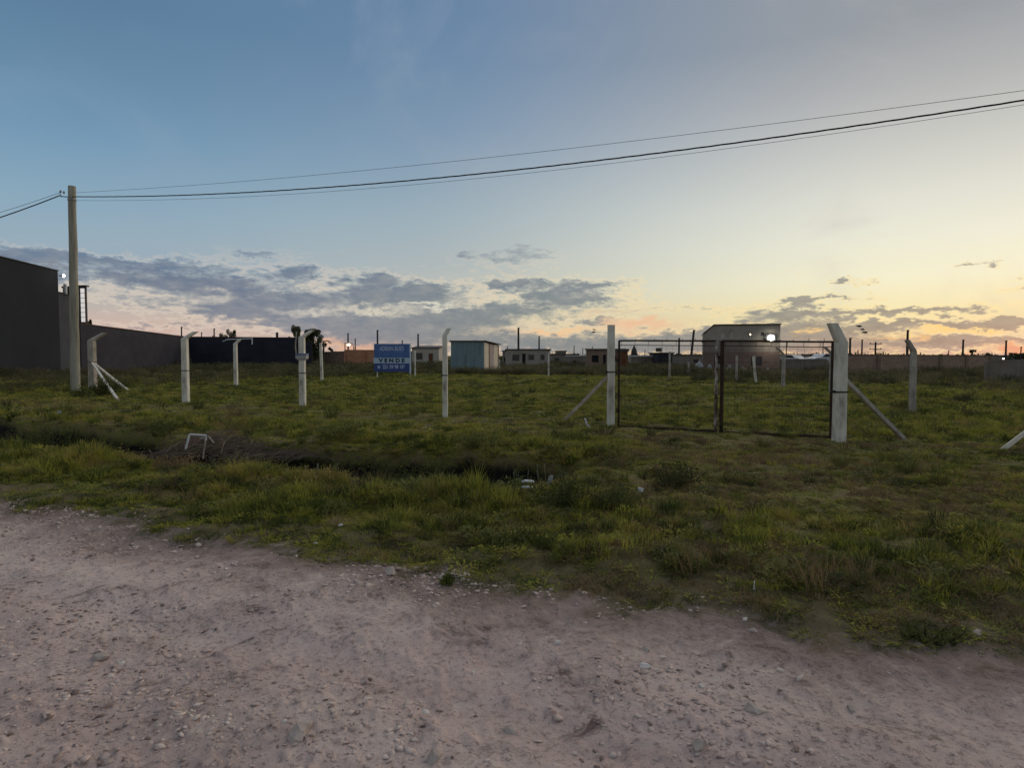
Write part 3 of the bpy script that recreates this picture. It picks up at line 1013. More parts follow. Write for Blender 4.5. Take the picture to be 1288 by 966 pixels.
for (px, py, r_, mt, lab) in stone_specs:
    g = G(px, py)
    V3 = []
    # rough stone: subdivided icosahedron pushed about
    mid = {}
    pv = [Vector(p) for p in IV]
    pf = []

    def midp(a, b_):
        kk = (min(a, b_), max(a, b_))
        if kk not in mid:
            pv.append(((pv[a] + pv[b_]) / 2).normalized())
            mid[kk] = len(pv) - 1
        return mid[kk]
    for (a, b_, c_) in IF.tolist():
        ab, bc, ca = midp(a, b_), midp(b_, c_), midp(c_, a)
        pf += [(a, ab, ca), (b_, bc, ab), (c_, ca, bc), (ab, bc, ca)]
    sx, sy, sz = r_ * random.uniform(1.0, 1.5), r_ * random.uniform(.7, 1.0), r_ * random.uniform(.38, .6)
    rz = random.uniform(-.6, .6)
    vs = []
    cuts = [(Vector((random.uniform(-1, 1), random.uniform(-1, 1), random.uniform(-.2, 1))).normalized(), random.uniform(.35, .6)) for _ in range(7)]
    for p in pv:
        q = Vector((p.x * sx, p.y * sy, max(-.4, min(.62, p.z)) * sz * 1.3)) * random.uniform(.94, 1.06)
        for pl, pd in cuts:
            dd_ = q.dot(pl) - pd * r_
            if dd_ > 0:
                q = q - pl * dd_
        vs.append((q.x * math.cos(rz) - q.y * math.sin(rz), q.x * math.sin(rz) + q.y * math.cos(rz), q.z + q.x * .15))
    o = MB().add(vs, pf).build('stone', M[mt])
    o.location = (g.x, g.y, tz(g.x, g.y) + sz * .05)
    tag(o, lab, 'stone')


# ------------------------------------------------------------------ fence posts
def post_mesh(h_, w, arm, foot_w=None, sink=.3):
    """square concrete post; arm = (dx, dy, dz) of the cranked top or None"""
    mb = MB()
    hw = w / 2
    rings = []
    nseg = 7
    for i in range(nseg + 1):
        t = i / nseg
        z = -sink + (h_ + sink) * t
        j = .004
        rings.append((Vector((random.uniform(-j, j), random.uniform(-j, j), z)), hw * (1.06 - .08 * t)))
    if arm is not None:
        a = Vector(arm)
        rings.append((Vector((0, 0, h_)) + a * .12, hw * .97))
        rings.append((Vector((0, 0, h_)) + a, hw * .82))
    vs, fs = [], []
    c = .18
    for (p, r_) in rings:
        for (sx, sy) in ((-1, -1 + c), (-1 + c, -1), (1 - c, -1), (1, -1 + c), (1, 1 - c), (1 - c, 1), (-1 + c, 1), (-1, 1 - c)):
            vs.append(p + Vector((sx * r_, sy * r_, 0)))
    n = 8
    for i in range(len(rings) - 1):
        for k_ in range(n):
            fs.append((i * n + k_, i * n + (k_ + 1) % n, (i + 1) * n + (k_ + 1) % n, (i + 1) * n + k_))
    fs.append(tuple((len(rings) - 1) * n + k_ for k_ in range(n)))
    return mb.add(vs, fs)


def fence_post(px, fy, ty, wpx, label, arm=None, mat='post', lean=(0, 0), band=None, group='concrete fence posts round the lot', cat='post', rz=-.42):
    g = G(px, fy)
    s = g.y / FPX
    h_ = (fy - ty) * s
    o = empty('fence_post', (g.x, g.y, tz(g.x, g.y)), label, cat, group)
    w = max(.07, wpx * s * .82)
    a3 = None
    if arm:
        a3 = Vector((arm[0] * s, arm[0] * s * .3 + .02, arm[1] * s))
        h_ -= arm[1] * s
    ob = post_mesh(h_, w, a3).build('shaft', M[mat], o)
    if lean != (0, 0):
        ob.rotation_euler = (lean[1], lean[0], 0)
    if band:
        for by in band:
            zb = (fy - by) * s
            mb = MB()
            mb.box((-w * .56, -w * .56, zb - .012), (w * .56, w * .56, zb + .012))
            mb.box((-w * .56 - .03, -w * .2, zb - .02), (-w * .55, w * .2, zb + .025))
            mb.build('wire_tie', M['cable'], o)
    return o


def strut(o, a, b_, r_=.05, name='brace', mat='post'):
    a, b_ = Vector(a), Vector(b_)
    mid_ = (a + b_) / 2 + Vector((0, 0, -.01))
    mb = MB().tube([a, a.lerp(b_, .25), mid_, a.lerp(b_, .75), b_], [r_ * 1.0, r_, r_ * 1.02, r_, r_ * 1.05], 4, wob=.06)
    return mb.build(name, M[mat], o)


# front row, from the power pole to the gate
c0 = fence_post(117, 490, 418, 9, 'corner fence post with two diagonal braces right beside the timber power pole', arm=(14, 10), mat='post_grey', band=(455,))
strut(c0, (.02, -.05, 1.28), G(150, 503) - c0.location - Vector((0, 0, .08)), .055)
strut(c0, (.05, .02, 1.25), G(165, 492) - c0.location - Vector((0, 0, .08)), .055)
fence_post(234, 506, 417, 8.5, 'white bent top fence post, first one right of the braced corner post', arm=(12, 9), band=(466,))
p3 = fence_post(381, 513, 416, 8.5, 'white bent top fence post with a bracket box and thin conduit below its bend', arm=(12, 9), band=(470,))
s3 = p3.location.y / FPX
zb = (513 - 449) * s3
MB().box((-.16, -.13, zb - .07), (.16, .11, zb + .03)).box((-.12, -.11, zb - .11), (.12, .1, zb - .0701)).build('bracket_box', M['bag'], p3)
MB().box((-.165, -.135, zb + .031), (.165, .115, zb + .085)).build('collar', M['blue_band'], p3)
MB().tube([(-.17, 0, zb), (-.20, 0, zb + .3), (-.16, 0, zb + .75)], .018, 6).build('conduit', M['post_grey'], p3)
fence_post(560, 527, 415, 7.5, 'slim bent top fence post standing between the for sale sign and the tin shed', arm=(5, 9), band=(474,), mat='post')
# gate posts
gl = fence_post(768, 537, 411, 10.5, 'straight white gate post left of the rusty double gate, with one brace', band=(470,), mat='post', cat='gate post')
strut(gl, (-.06, .0, 1.10), G(702, 534) - gl.location - Vector((0, 0, .05)), .045, mat='post_grey')
gr = fence_post(1055, 557, 406, 15.5, 'thick cranked white gate post right of the rusty double gate, with one brace', arm=(-13, 24), band=(492,), mat='post', cat='gate post')
strut(gr, (.10, .0, 1.15), G(1140, 552) - gr.location - Vector((0, 0, .05)), .05, mat='post_grey')
# first post right of the frame edge, whose brace enters the picture
g_ = G(1362, 572)
po = empty('fence_post', (g_.x, g_.y, tz(g_.x, g_.y)), 'fence post just past the right edge, only its diagonal brace showing', 'post', 'concrete fence posts round the lot')
post_mesh(1.95, .14, (-.2, 0, .3)).build('shaft', M['post'], po)
strut(po, (-.06, .0, 1.05), G(1257, 566) - po.location - Vector((0, 0, .04)), .045)
# sides and back
fence_post(1147, 521, 427, 7.5, 'bent top fence post leaning its arm left, on the right side of the lot', arm=(-10, 14), mat='post_grey')
fence_post(1045, 497, 437, 5, 'bent top fence post seen right behind the hinge side of the right gate leaf', arm=(-10, 8), mat='post_grey')
fence_post(985, 487, 437, 4.5, 'bent top fence post between the brick building and the far cars, arm to the left', arm=(-9, 9), mat='post_grey')
fence_post(951, 483, 448, 3, 'thin post leaning to the left in front of the brick building', mat='post', lean=(-.12, 0))
fence_post(949, 478, 447, 2.4, 'short upright stub post touching the leaning one in front of the brick building', mat='post_grey')
fence_post(926, 482, 447, 3, 'plain straight post in front of the brick building, left of the leaning post', mat='post_grey')
fence_post(866, 473, 455, 2.6, 'low grey post left of the pale sacks behind the left gate leaf', mat='post_grey')
fence_post(842, 478, 443, 2.8, 'straight grey post in the field behind the left gate leaf', mat='post_grey')
fence_post(690, 473, 443, 2.2, 'thin straight post in front of the long low grey house', mat='post')
fence_post(628, 469, 452, 2.0, 'short pale post at the right corner of the tin shed', mat='post')
fence_post(522, 473, 441, 2.4, 'thin straight post just right of the for sale sign', mat='post')
fence_post(405, 480, 432, 3.6, 'thin straight white post in front of the trees and the dark wall end', mat='post', lean=(-.02, 0))
fence_post(297, 485, 426, 5, 'bent top white post standing before the dark wall, far side of the lot', arm=(5, 6), mat='post')

# ------------------------------------------------------------------ double gate
GL, GR_ = G(778, 539), G(1046, 553)
GC1, GC2 = G(900, 545.5), G(907, 546.5)


def gate_leaf(a, b_, ztop0, ztop1, label, lmat, rmat, wl, wr):
    a = Vector((a.x, a.y, .05))
    b_ = Vector((b_.x, b_.y, .05))
    o = empty('gate_leaf', (a.x, a.y, 0), label, 'gate', 'rusty double gate of the lot')
    L_ = (b_ - a)
    d = L_.normalized()
    A = Vector((0, 0, .05))
    B = Vector((L_.x, L_.y, .05))
    A1, B1 = Vector((0, 0, ztop0)), Vector((L_.x, L_.y, ztop1))
    sag = [A.lerp(B, t) + Vector((0, 0, random.uniform(-.012, .012))) for t in (0, .2, .4, .6, .8, 1)]
    MB().tube([A - Vector((0, 0, .02)), A.lerp(A1, .3), A.lerp(A1, .6), A1], wl, 6, wob=.15).build('stile', M[lmat], o)
    MB().tube([B - Vector((0, 0, .02)), B.lerp(B1, .3), B.lerp(B1, .6), B1], wr, 6, wob=.15).build('stile', M[rmat], o)
    MB().tube(sag, .026, 6, wob=.3).build('bottom_rail', M['rust'], o)
    top = [A1.lerp(B1, t) + Vector((0, 0, random.uniform(-.004, .004))) for t in (0, .2, .4, .6, .8, 1)]
    MB().tube(top, .019, 6, wob=.2).build('top_rail', M['rust'], o)
    low_ = [q - Vector((0, 0, .10)) for q in top]
    MB().tube(low_, .009, 5).build('upper_rod', M['rust'], o)
    # a few wire ends standing on the top rail and thin ties between rail and rod
    mb = MB()
    for i in range(7):
        q = A1.lerp(B1, (i + .5) / 7 + random.uniform(-.03, .03))
        mb.tube([q, q + Vector((random.uniform(-.02, .02), 0, random.uniform(.03, .07)))], .005, 4)
        q2 = A1.lerp(B1, (i + .2) / 7)
        mb.tube([q2, q2 - Vector((0, 0, .10))], .005, 4)
    tag(mb.build('wire_ends', M['rust'], o), kind='stuff')
    # hinges / latch plate
    for z in (.35, 1.45):
        MB().box((-.05, -.03, z), (.02, .03, z + .09)).build('hinge', M['rust'], o)
    # thin wire mesh strands, sparse and nearly invisible
    mb = MB()
    for i in range(1, 14):
        z = .05 + (ztop0 - .15) * i / 14
        mb.tube([A + Vector((0, 0, z)), B + Vector((0, 0, z))], .0016, 3, cap=False)
    for i in range(1, 16):
        t = i / 16
        mb.tube([A.lerp(B, t), A1.lerp(B1, t) - Vector((0, 0, .1))], .0016, 3, cap=False)
    tag(mb.build('mesh_wire', M['rust'], o), kind='stuff')
    return o


ztL = 1.6 + (447 - 428.5) * GL.y / FPX
ztC = 1.6 + (447 - 429) * GC1.y / FPX
ztR = 1.6 + (447 - 430) * GR_.y / FPX
gate_leaf(GL, GC1, ztL, ztC, 'left leaf of the rusty gate, with a peeling white stile mid gateway', 'rust', 'peeling', .026, .034)
gate_leaf(GC2, GR_, ztC, ztR, 'right leaf of the rusty gate, hung on the thick cranked post', 'rust', 'rust', .040, .046)

# ------------------------------------------------------------------ power pole and wires
PB = G(95, 493)
PB2 = Vector((PB.x, PB.y))
U3 = Vector((UD[0], UD[1], 0))


def wpt(s, z, off=0.0):
    return Vector((PB.x + UD[0] * s, PB.y + UD[1] * s, z)) + Vector((VD[0], VD[1], 0)) * off


pole = empty('power_pole', (PB.x, PB.y, tz(PB.x, PB.y)), 'weathered round timber power pole at the left carrying the overhead wires', 'power pole')
pts, rr = [], []
for i in range(15):
    t = i / 14
    z = -.5 + 9.42 * t
    pts.append((.12 * t + random.uniform(-.012, .012), 0, z))
    rr.append((.185 - .035 * t) * random.uniform(.965, 1.035))
MB().tube(pts, rr, 14, wob=.03).build('shaft', M['wood_pole'], pole, smooth=True)
hd = MB()
hd.tube([(.10, -.14, 8.42), (-.22, -.20, 8.44)], .022, 6)
hd.tube([(-.22, -.20, 8.40), (-.27, -.20, 8.60)], .016, 6)
hd.build('hook_bracket', M['metal'], pole)
for (x_, z_) in ((-.24, 8.64), (-.10, 8.60)):
    MB().tube([(x_, -.2, z_ - .05), (x_, -.2, z_ - .02), (x_, -.2, z_ + .03), (x_, -.2, z_ + .06)], [.02, .045, .04, .02], 8).build('insulator', M['bag'], pole)
MB().tube([(.11, 0, 8.30), (.11, 0, 8.36)], .175, 12).build('steel_band', M['metal'], pole)

fp = wpt(50, 0)
pole2 = empty('power_pole', (fp.x, fp.y, 0), 'second timber power pole out of view to the right where the wires end', 'power pole')
MB().tube([(0, 0, -.5), (0, 0, 4), (0, 0, 8.9)], [.2, .18, .16], 12).build('shaft', M['wood_pole'], pole2, smooth=True)
fl = PB + Vector((-34, 9, 0))
pole3 = empty('power_pole', (fl.x, fl.y, 0), 'timber power pole out of view to the left where the wires go on', 'power pole')
MB().tube([(0, 0, -.5), (0, 0, 4), (0, 0, 8.9)], [.2, .18, .16], 12).build('shaft', M['wood_pole'], pole3, smooth=True)


def wire(name, co, r_, label, off=0.0, s0=.15, z0=None, twist=False, dz=0.0):
    c2, c1, c0_ = co
    pts_ = []
    N = 90
    for i in range(N + 1):
        s = s0 + (50 - s0) * i / N
        z = c0_ + c1 * s + c2 * s * s
        if z0 is not None:
            z = z0 + (z - z0) * min(1, s / 5) if s < 5 else z
        pts_.append(wpt(s, z, off))
    mb = MB()
    if twist:
        fine_ = []
        for i in range(N * 3 + 1):
            t = i / 3
            k_ = min(int(t), N - 1)
            fine_.append(pts_[k_].lerp(pts_[k_ + 1], t - k_))
        for ph in (0, 2.094, 4.19):
            q = []
            for i, p in enumerate(fine_):
                a = i * .62 + ph
                q.append(p + Vector((0, 0, math.sin(a) * r_ * .55)) + Vector((VD[0], VD[1], 0)) * math.cos(a) * r_ * .55)
            mb.tube(q, r_ * .52, 5)
    else:
        mb.tube(pts_, r_, 5)
    o = mb.build(name, M['cable'], None, smooth=True)
    return tag(o, label, 'overhead wire')


wire('overhead_cable', (2.10e-3, -.10705, 8.46), .021, 'thickest, twisted black overhead cable crossing the sky from the power pole', twist=True)
wire('overhead_wire', (1.09e-3, -.07181, 8.617), .006, 'thin overhead wire running above the thick twisted cable')
wire('overhead_wire', (2.15e-3, -.10685, 8.30), .0055, 'thin overhead wire running just below the thick twisted cable')


def wire_left(z0, z1, r_, label, sag):
    a = PB + Vector((-.27, -.2, z0))
    b_ = fl + Vector((0, 0, z1))
    pts_ = [a.lerp(b_, i / 30) - Vector((0, 0, sag * 4 * (i / 30) * (1 - i / 30))) for i in range(31)]
    tag(MB().tube(pts_, r_, 6).build('overhead_cable', M['cable']), label, 'overhead wire')


wire_left(8.46, 8.5, .026, 'thick black cable dropping from the power pole to the left edge', 2.1)
wire_left(8.58, 8.9, .009, 'thin wire above the thick cable left of the power pole', 1.9)

# ------------------------------------------------------------------ buildings left
o = empty('dark_building', (-42, 46, 0), 'tall windowless charcoal building at the left edge with a small lit wall lamp', 'building')


def rel(o_, pts_):
    return [(x - o_.location.x, y - o_.location.y) for x, y in pts_]


fpz = [(-34.6, 32), (-38.3, 54), (-52, 54), (-50, 32)]
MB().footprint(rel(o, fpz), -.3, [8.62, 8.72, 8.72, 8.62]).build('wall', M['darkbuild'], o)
MB().footprint(rel(o, [(-34.55, 31.9), (-38.25, 54.06), (-52.1, 54.1), (-50.1, 31.9)]), 8.73, 8.80).build('roof_edge', M['roof'], o)
# vertical cladding seams
mb = MB()
for i in range(9):
    t = (i + .5) / 9
    x_, y_ = -34.6 - 3.7 * t, 32 + 22 * t
    mb.box((x_ - o.location.x - .02, y_ - o.location.y - .015, 0), (x_ - o.location.x + .012, y_ - o.location.y + .015, 8.6))
lp_ = P(79.5, 347, 53.6) - o.location
MB().box((lp_.x - .35, lp_.y - .05, lp_.z - .02), (lp_.x + .02, lp_.y + .05, lp_.z + .05)).build('lamp_arm', M['lamp_off'], o)
MB().tube([(lp_.x + .02, lp_.y, lp_.z - .1), (lp_.x + .07, lp_.y, lp_.z + .02), (lp_.x + .02, lp_.y, lp_.z + .12)], [.05, .11, .05], 8).build('lamp', M['lamp_white'], o)

o = empty('annex_building', (-41, 57, 0), 'lower grey annex between the charcoal building and the power pole, with short white roof posts', 'building')
MB().footprint(rel(o, [(-38.4, 54.1), (-38.95, 57.4), (-46, 57.4), (-46, 54.1)]), -.2, 6.9).build('wall', M['annex'], o)
MB().footprint(rel(o, [(-38.35, 54.08), (-38.9, 57.45), (-46.1, 57.5), (-46.1, 54.08)]), 6.91, 7.0).build('parapet', M['roof'], o)
for px_ in (82.5, 90.5):
    q = P(px_, 374, 55.2) - o.location
    MB().box((q.x - .1, q.y - .1, 6.9), (q.x + .1, q.y + .1, 7.75)).build('roof_post', M['white'], o)
q0, q1 = P(78, 365, 55.4) - o.location, P(101, 365, 57) - o.location
MB().box((q0.x, q0.y - .07, 7.45), (q1.x, q0.y + .07, 7.58)).build('rail', M['annex'], o)
MB().box((q0.x, q0.y + .09, 6.9), (q0.x + .6, q0.y + .3, 7.6)).build('panel', M['roof'], o)

o = empty('stair_tower', (P(105.5, 400, 62).x, 62, 0), 'narrow stair tower with a column of lit panes right behind the power pole', 'building')
MB().box((-.9, .02, 0), (.18, .28, 8.25)).build('wall', M['annex'], o)
MB().box((-1.0, -.12, 8.26), (.34, .40, 8.40)).build('roof', M['roof'], o)
for i in range(7):
    z = 4.85 + i * .47
    MB().box((-.24, -.03, z), (.165, .018, z + .42)).build('pane', M['lamp_strip'], o)
MB().box((.17, -.05, 4.6), (.21, .01, 8.2)).build('frame', M['shed_rust'], o)

wl_ = empty('boundary_wall', (-41, 70, 0), 'long dark painted boundary wall running from the power pole behind the lot', 'wall')
segs = [((-38.95, 57.55), (-43.55, 85), 4.42, 4.04), ((-43.5, 85.02), (-28.9, 86.3), 4.02, 3.94), ((-28.85, 86.3), (-27.2, 86.6), 3.5, 3.4)]
for (a, b_, h0, h1) in segs:
    d = Vector((b_[0] - a[0], b_[1] - a[1], 0)).normalized()
    nrm = Vector((-d.y, d.x, 0)) * .15
    poly = [a, b_, (b_[0] + nrm.x, b_[1] + nrm.y), (a[0] + nrm.x, a[1] + nrm.y)]
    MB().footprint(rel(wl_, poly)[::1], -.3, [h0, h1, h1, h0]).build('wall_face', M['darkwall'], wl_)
    n3 = -nrm * .3
    poly2 = [(a[0] + n3.x, a[1] + n3.y), (b_[0] + n3.x, b_[1] + n3.y), (b_[0] + nrm.x * 1.3, b_[1] + nrm.y * 1.3), (a[0] + nrm.x * 1.3, a[1] + nrm.y * 1.3)]
    mb = MB().footprint(rel(wl_, poly2), h0 + .003, [h0 + .1, h1 + .1, h1 + .1, h0 + .1])
    for i in range(4):
        v_ = mb.v[i]
        mb.v[i] = (v_[0], v_[1], (h0 if i in (0, 3) else h1) + .003)
    mb.build('coping', M['coping'], wl_)
    Ls = math.hypot(b_[0] - a[0], b_[1] - a[1])
    k_ = int(Ls // 4)
    mb = MB()
    for i in range(1, k_ + 1):
        t = i / (k_ + 1)
        x_, y_ = a[0] + (b_[0] - a[0]) * t - wl_.location.x, a[1] + (b_[1] - a[1]) * t - wl_.location.y
        hh = h0 + (h1 - h0) * t
        mb.box((x_ - .14, y_ - .17, -.2), (x_ + .14, y_ + .14, hh - .02))


q0, q1 = P(283, 427, 83) , P(317, 426, 83)
o = empty('pale_beam', (q0.x, q0.y, 0), 'pale horizontal beam with a short drop end, on posts before the dark wall', 'beam')
MB().tube([(-.3, 0, q0.z - .25), (.3, 0, q0.z), (q1.x - q0.x, 0, q1.z)], .07, 6).build('beam', M['white'], o)
MB().tube([(q1.x - q0.x, 0, q1.z + .15), (q1.x - q0.x, 0, q1.z - .75)], .07, 6).build('drop_end', M['white'], o)
MB().tube([(1.4, .1, -.2), (1.4, .1, q0.z)], .05, 6).build('leg', M['darkwall'], o)

# small masts standing on or behind the wall; each is told apart by what it stands beside
def mast(px, ytop, Y, label, w=.09, cross=0, ybase=None, cat='utility pole', lean=0.0, lampside=0, mat='far_pole', name='utility_pole', grp='distant utility poles'):
    a = P(px, 447, Y)
    z1 = P(px, ytop, Y).z
    z0_ = -.2 if ybase is None else P(px, ybase, Y).z
    o_ = empty(name, (a.x, a.y, 0), label, cat, grp)
    MB().tube([(0, 0, z0_), (lean * .5, 0, (z0_ + z1) / 2), (lean, 0, z1)], [w * 1.15, w, w * .85], 7).build('shaft', M[mat], o_)
    for i in range(cross):
        zz = z1 - .35 - i * .8
        MB().box((-.9 + lean, -.05, zz), (.9 + lean, .05, zz + .1)).build('crossarm', M[mat], o_)
        for xx in (-.8, .8):
            MB().tube([(xx + lean, 0, zz + .101), (xx + lean, 0, zz + .28)], .05, 6).build('insulator', M[mat], o_)
    if not cross:
        MB().tube([(lean - .02, 0, z1 - .2), (lean + .16, 0, z1 - .12), (lean + .16, 0, z1 + .02)], .035, 5).build('insulator_hook', M[mat], o_)
    return o_


mast(229, 411, 100, 'thin far pole over the dark wall, just left of the first white bent post', .12)
mast(270, 413, 104, 'thin far pole over the dark wall, left of the small round tree', .12)
mast(254, 418, 112, 'shortest thin far pole, midway along the dark wall top', .10)
mast(349, 418, 100, 'stubby far pole top over the right end of the dark wall', .22)
mast(438, 419, 118, 'far pole beside the street lamp above the orange brick wall', .15)
mast(447, 426, 128, 'short far pole just right of the street lamp above the orange brick wall', .12)
mast(434, 431, 132, 'shortest far pole just left of the street lamp above the orange brick wall', .10)
mast(475, 415, 95, 'tall far pole rising behind the left part of the for sale sign', .14)
mast(506, 428, 120, 'far pole whose tip shows over the right part of the for sale sign', .12)
mast(526, 420, 100, 'far pole right of the for sale sign, above the pale house', .14)
mast(652, 412, 92, 'tallest far pole behind the long low grey house', .16)
mast(678, 423, 100, 'shorter far pole behind the right half of the long low grey house', .13)
mast(638, 436, 130, 'tiny far pole top left of the long low grey house', .10)
mast(722, 435, 140, 'faint far pole above the gap between the grey houses', .10)
mast(733, 438, 150, 'smaller faint far pole left of the shed roofed brown house', .10)
mast(745, 436, 150, 'faint far pole above the shed roofed brown house', .10)
mast(811, 440, 140, 'thin far pole above the white roof seen through the left gate leaf', .08)
mast(854, 425, 95, 'straight far pole left of the leaning one seen through the left gate leaf', .15)
mast(868, 415, 88, 'slightly leaning far pole left of the two storey building', .17, lean=.5)
mast(989, 430, 100, 'far pole just right of the two storey building', .08)
mast(1035, 430, 110, 'far pole seen over the right gate leaf near its hinge', .08)
mast(1069, 425, 80, 'thick dark far pole touching the right side of the cranked gate post', .14)
mast(1084, 427, 96, 'far pole second to the right of the cranked gate post', .12)
mast(1079, 440, 120, 'tiny far pole between the two poles right of the cranked gate post', .10)
mast(1101, 430, 95, 'far pole with two crossarms above the brown wall', .14, cross=2)
mast(1141, 415, 78, 'tall far pole right behind the bent top post at the right of the lot', .15)
mast(1193, 441, 130, 'tiny far pole midway along the brown wall top', .10)
mast(1211, 427, 92, 'far pole above the right half of the brown wall', .14)
mast(1265, 428, 96, 'far pole beside the warm street light at the right edge', .14)
mast(1284, 436, 110, 'last far pole at the right edge of the view', .10)
mast(153, 413, 66, 'short dark vent pipe standing up from the dark wall, nearer the power pole', .12, ybase=418, cat='vent pipe', name='vent_pipe', grp='pipes over the dark wall')
mast(165, 414, 70, 'thinner short vent pipe right of the other one on the dark wall', .06, ybase=419, cat='vent pipe', name='vent_pipe', grp='pipes over the dark wall')


def street_lamp(px, py, Y, label, mat, r_=.35):
    a = P(px, py, Y)
    o_ = empty('street_lamp', (a.x, a.y, 0), label, 'street lamp')
    MB().tube([(.9, 0, -.2), (.9, 0, a.z - .6), (.7, 0, a.z + .1), (.15, 0, a.z + .18)], [.1, .08, .06, .05], 7).build('shaft', M['far_pole'], o_)
    MB().box((-.35, -.2, a.z + .1), (.35, .2, a.z + .25)).build('lamp_head', M['lamp_off'], o_)
    MB().tube([(0, -.05, a.z - r_), (0, -.05, a.z - r_ * .6), (0, -.05, a.z), (0, -.05, a.z + .09)], [r_ * .4, r_ * .9, r_, r_ * .6], 10).build('lamp', M[mat], o_)
    return o_


street_lamp(438.5, 433, 112, 'glowing street lamp above the orange brick wall', 'lamp_warm', .26)
street_lamp(543.5, 443.5, 120, 'glowing street lamp low behind the slim fence post, by the pale house', 'lamp_white', .24)
street_lamp(1262, 451, 110, 'small warm street light at the horizon near the right edge', 'lamp_warm', .13)


# ------------------------------------------------------------------ walls and houses
def facade(mb, w, h_, ops, y=0.0, rev=.14, top=None):
    """front face in x,z with real openings and reveals"""
    xs = sorted(set([0, w] + [v for o_ in ops for v in (o_[0], o_[1])]))
    zs = sorted(set([-.3, h_] + [v for o_ in ops for v in (o_[2], o_[3])]))
    for i in range(len(xs) - 1):
        for j in range(len(zs) - 1):
            cx, cz = (xs[i] + xs[i + 1]) / 2, (zs[j] + zs[j + 1]) / 2
            if any(o_[0] < cx < o_[1] and o_[2] < cz < o_[3] for o_ in ops):
                continue
            mb.add([(xs[i], y, zs[j]), (xs[i + 1], y, zs[j]), (xs[i + 1], y, zs[j + 1]), (xs[i], y, zs[j + 1])], [(0, 1, 2, 3)])
    for (a, b_, c_, d, *_r) in ops:
        mb.add([(a, y, c_), (b_, y, c_), (b_, y, d), (a, y, d), (a, y + rev, c_), (b_, y + rev, c_), (b_, y + rev, d), (a, y + rev, d)],
               [(0, 4, 5, 1), (1, 5, 6, 2), (2, 6, 7, 3), (3, 7, 4, 0)])


def house(name, px0, px1, ytop, Y, depth, label, wall, roof='roof', ops=(), rz=0.0, cat='house', slope=0.0, over=.15, roofth=.14, frame='plaster_dk', group=None):
    a, b_ = P(px0, 447, Y), P(px1, 447, Y)
    w = b_.x - a.x
    h_ = P(px0, ytop, Y).z
    o_ = empty(name, (a.x, a.y, 0), label, cat, group, rz)
    mb = MB()
    oo = [(x0 * w, x1 * w, z0 * h_, z1 * h_, k_) for (x0, x1, z0, z1, k_) in ops]
    facade(mb, w, h_, oo)
    h2 = h_ + slope
    mb.add([(w, 0, -.3), (w, depth, -.3), (w, depth, h2), (w, 0, h_)], [(0, 1, 2, 3)])
    mb.add([(0, 0, -.3), (0, depth, -.3), (0, depth, h2), (0, 0, h_)], [(3, 2, 1, 0)])
    mb.add([(0, depth, -.3), (w, depth, -.3), (w, depth, h2), (0, depth, h2)], [(3, 2, 1, 0)])
    mb.build('wall', M[wall], o_)
    ov = over
    r_ = MB().add([(-ov, -ov, h_ + .002), (w + ov, -ov, h_ + .002), (w + ov, depth + ov, h2 + .002), (-ov, depth + ov, h2 + .002),
                   (-ov, -ov, h_ + roofth), (w + ov, -ov, h_ + roofth), (w + ov, depth + ov, h2 + roofth), (-ov, depth + ov, h2 + roofth)],
                  [(3, 2, 1, 0), (4, 5, 6, 7), (0, 1, 5, 4), (1, 2, 6, 5), (2, 3, 7, 6), (3, 0, 4, 7)])
    r_.build('roof', M[roof], o_)
    for (x0, x1, z0, z1, k_) in oo:
        if k_ == 'hole':
            MB().box((x0, .15, z0), (x1, .19, z1)).build('doorway', M['hole'], o_)
        elif k_ == 'door':
            MB().box((x0 + .03, .08, z0), (x1 - .03, .12, z1 - .03)).build('door', M['shed_rust'], o_)
        else:
            f = .06
            fr = MB().box((x0, .06, z0), (x0 + f, .12, z1)).box((x1 - f, .06, z0), (x1, .12, z1)).box((x0 + f, .06, z0), (x1 - f, .12, z0 + f)).box((x0 + f, .06, z1 - f), (x1 - f, .12, z1))
            fr = fr.build('window', M[frame], o_)
            MB().box((x0 + f, .085, z0 + f), (x1 - f, .1, z1 - f)).build('pane', M['glass' if k_ != 'lit' else 'lamp_warm'], fr)
    return o_


def wall_thing(name, px0, Y0, px1, Y1, h0, h1, th, label, mat, cat='wall', cap=None):
    a, b_ = P(px0, 447, Y0), P(px1, 447, Y1)
    o_ = empty(name, (a.x, a.y, 0), label, cat)
    L_ = Vector((b_.x - a.x, b_.y - a.y, 0))
    d = L_.normalized()
    n3 = Vector((-d.y, d.x, 0)) * th
    poly = [(0, 0), (L_.x, L_.y), (L_.x + n3.x, L_.y + n3.y), (n3.x, n3.y)]
    MB().footprint(poly, -.3, [h0, h1, h1, h0]).build('wall_face', M[mat], o_)
    mb = MB()
    e_ = n3 * .2
    poly = [(-e_.x, -e_.y), (L_.x - e_.x, L_.y - e_.y), (L_.x + n3.x + e_.x, L_.y + n3.y + e_.y), (n3.x + e_.x, n3.y + e_.y)]
    mb.footprint(poly, 0, [h0 + .08, h1 + .08, h1 + .08, h0 + .08])
    for i in range(4):
        v_ = mb.v[i]
        mb.v[i] = (v_[0], v_[1], (h0 if i in (0, 3) else h1) + .003)
    mb.build('coping', M[cap or mat], o_)
    mb = MB()
    k_ = max(2, int(L_.length // 5))
    for i in range(k_ + 1):
        q = L_ * (i / k_) - n3.normalized() * .05
        mb.box((q.x - .15, q.y - .1, -.2), (q.x + .15, q.y + .049, (h0 + (h1 - h0) * i / k_) - .03))
    mb.build('pillar', M[mat], o_)
    return o_


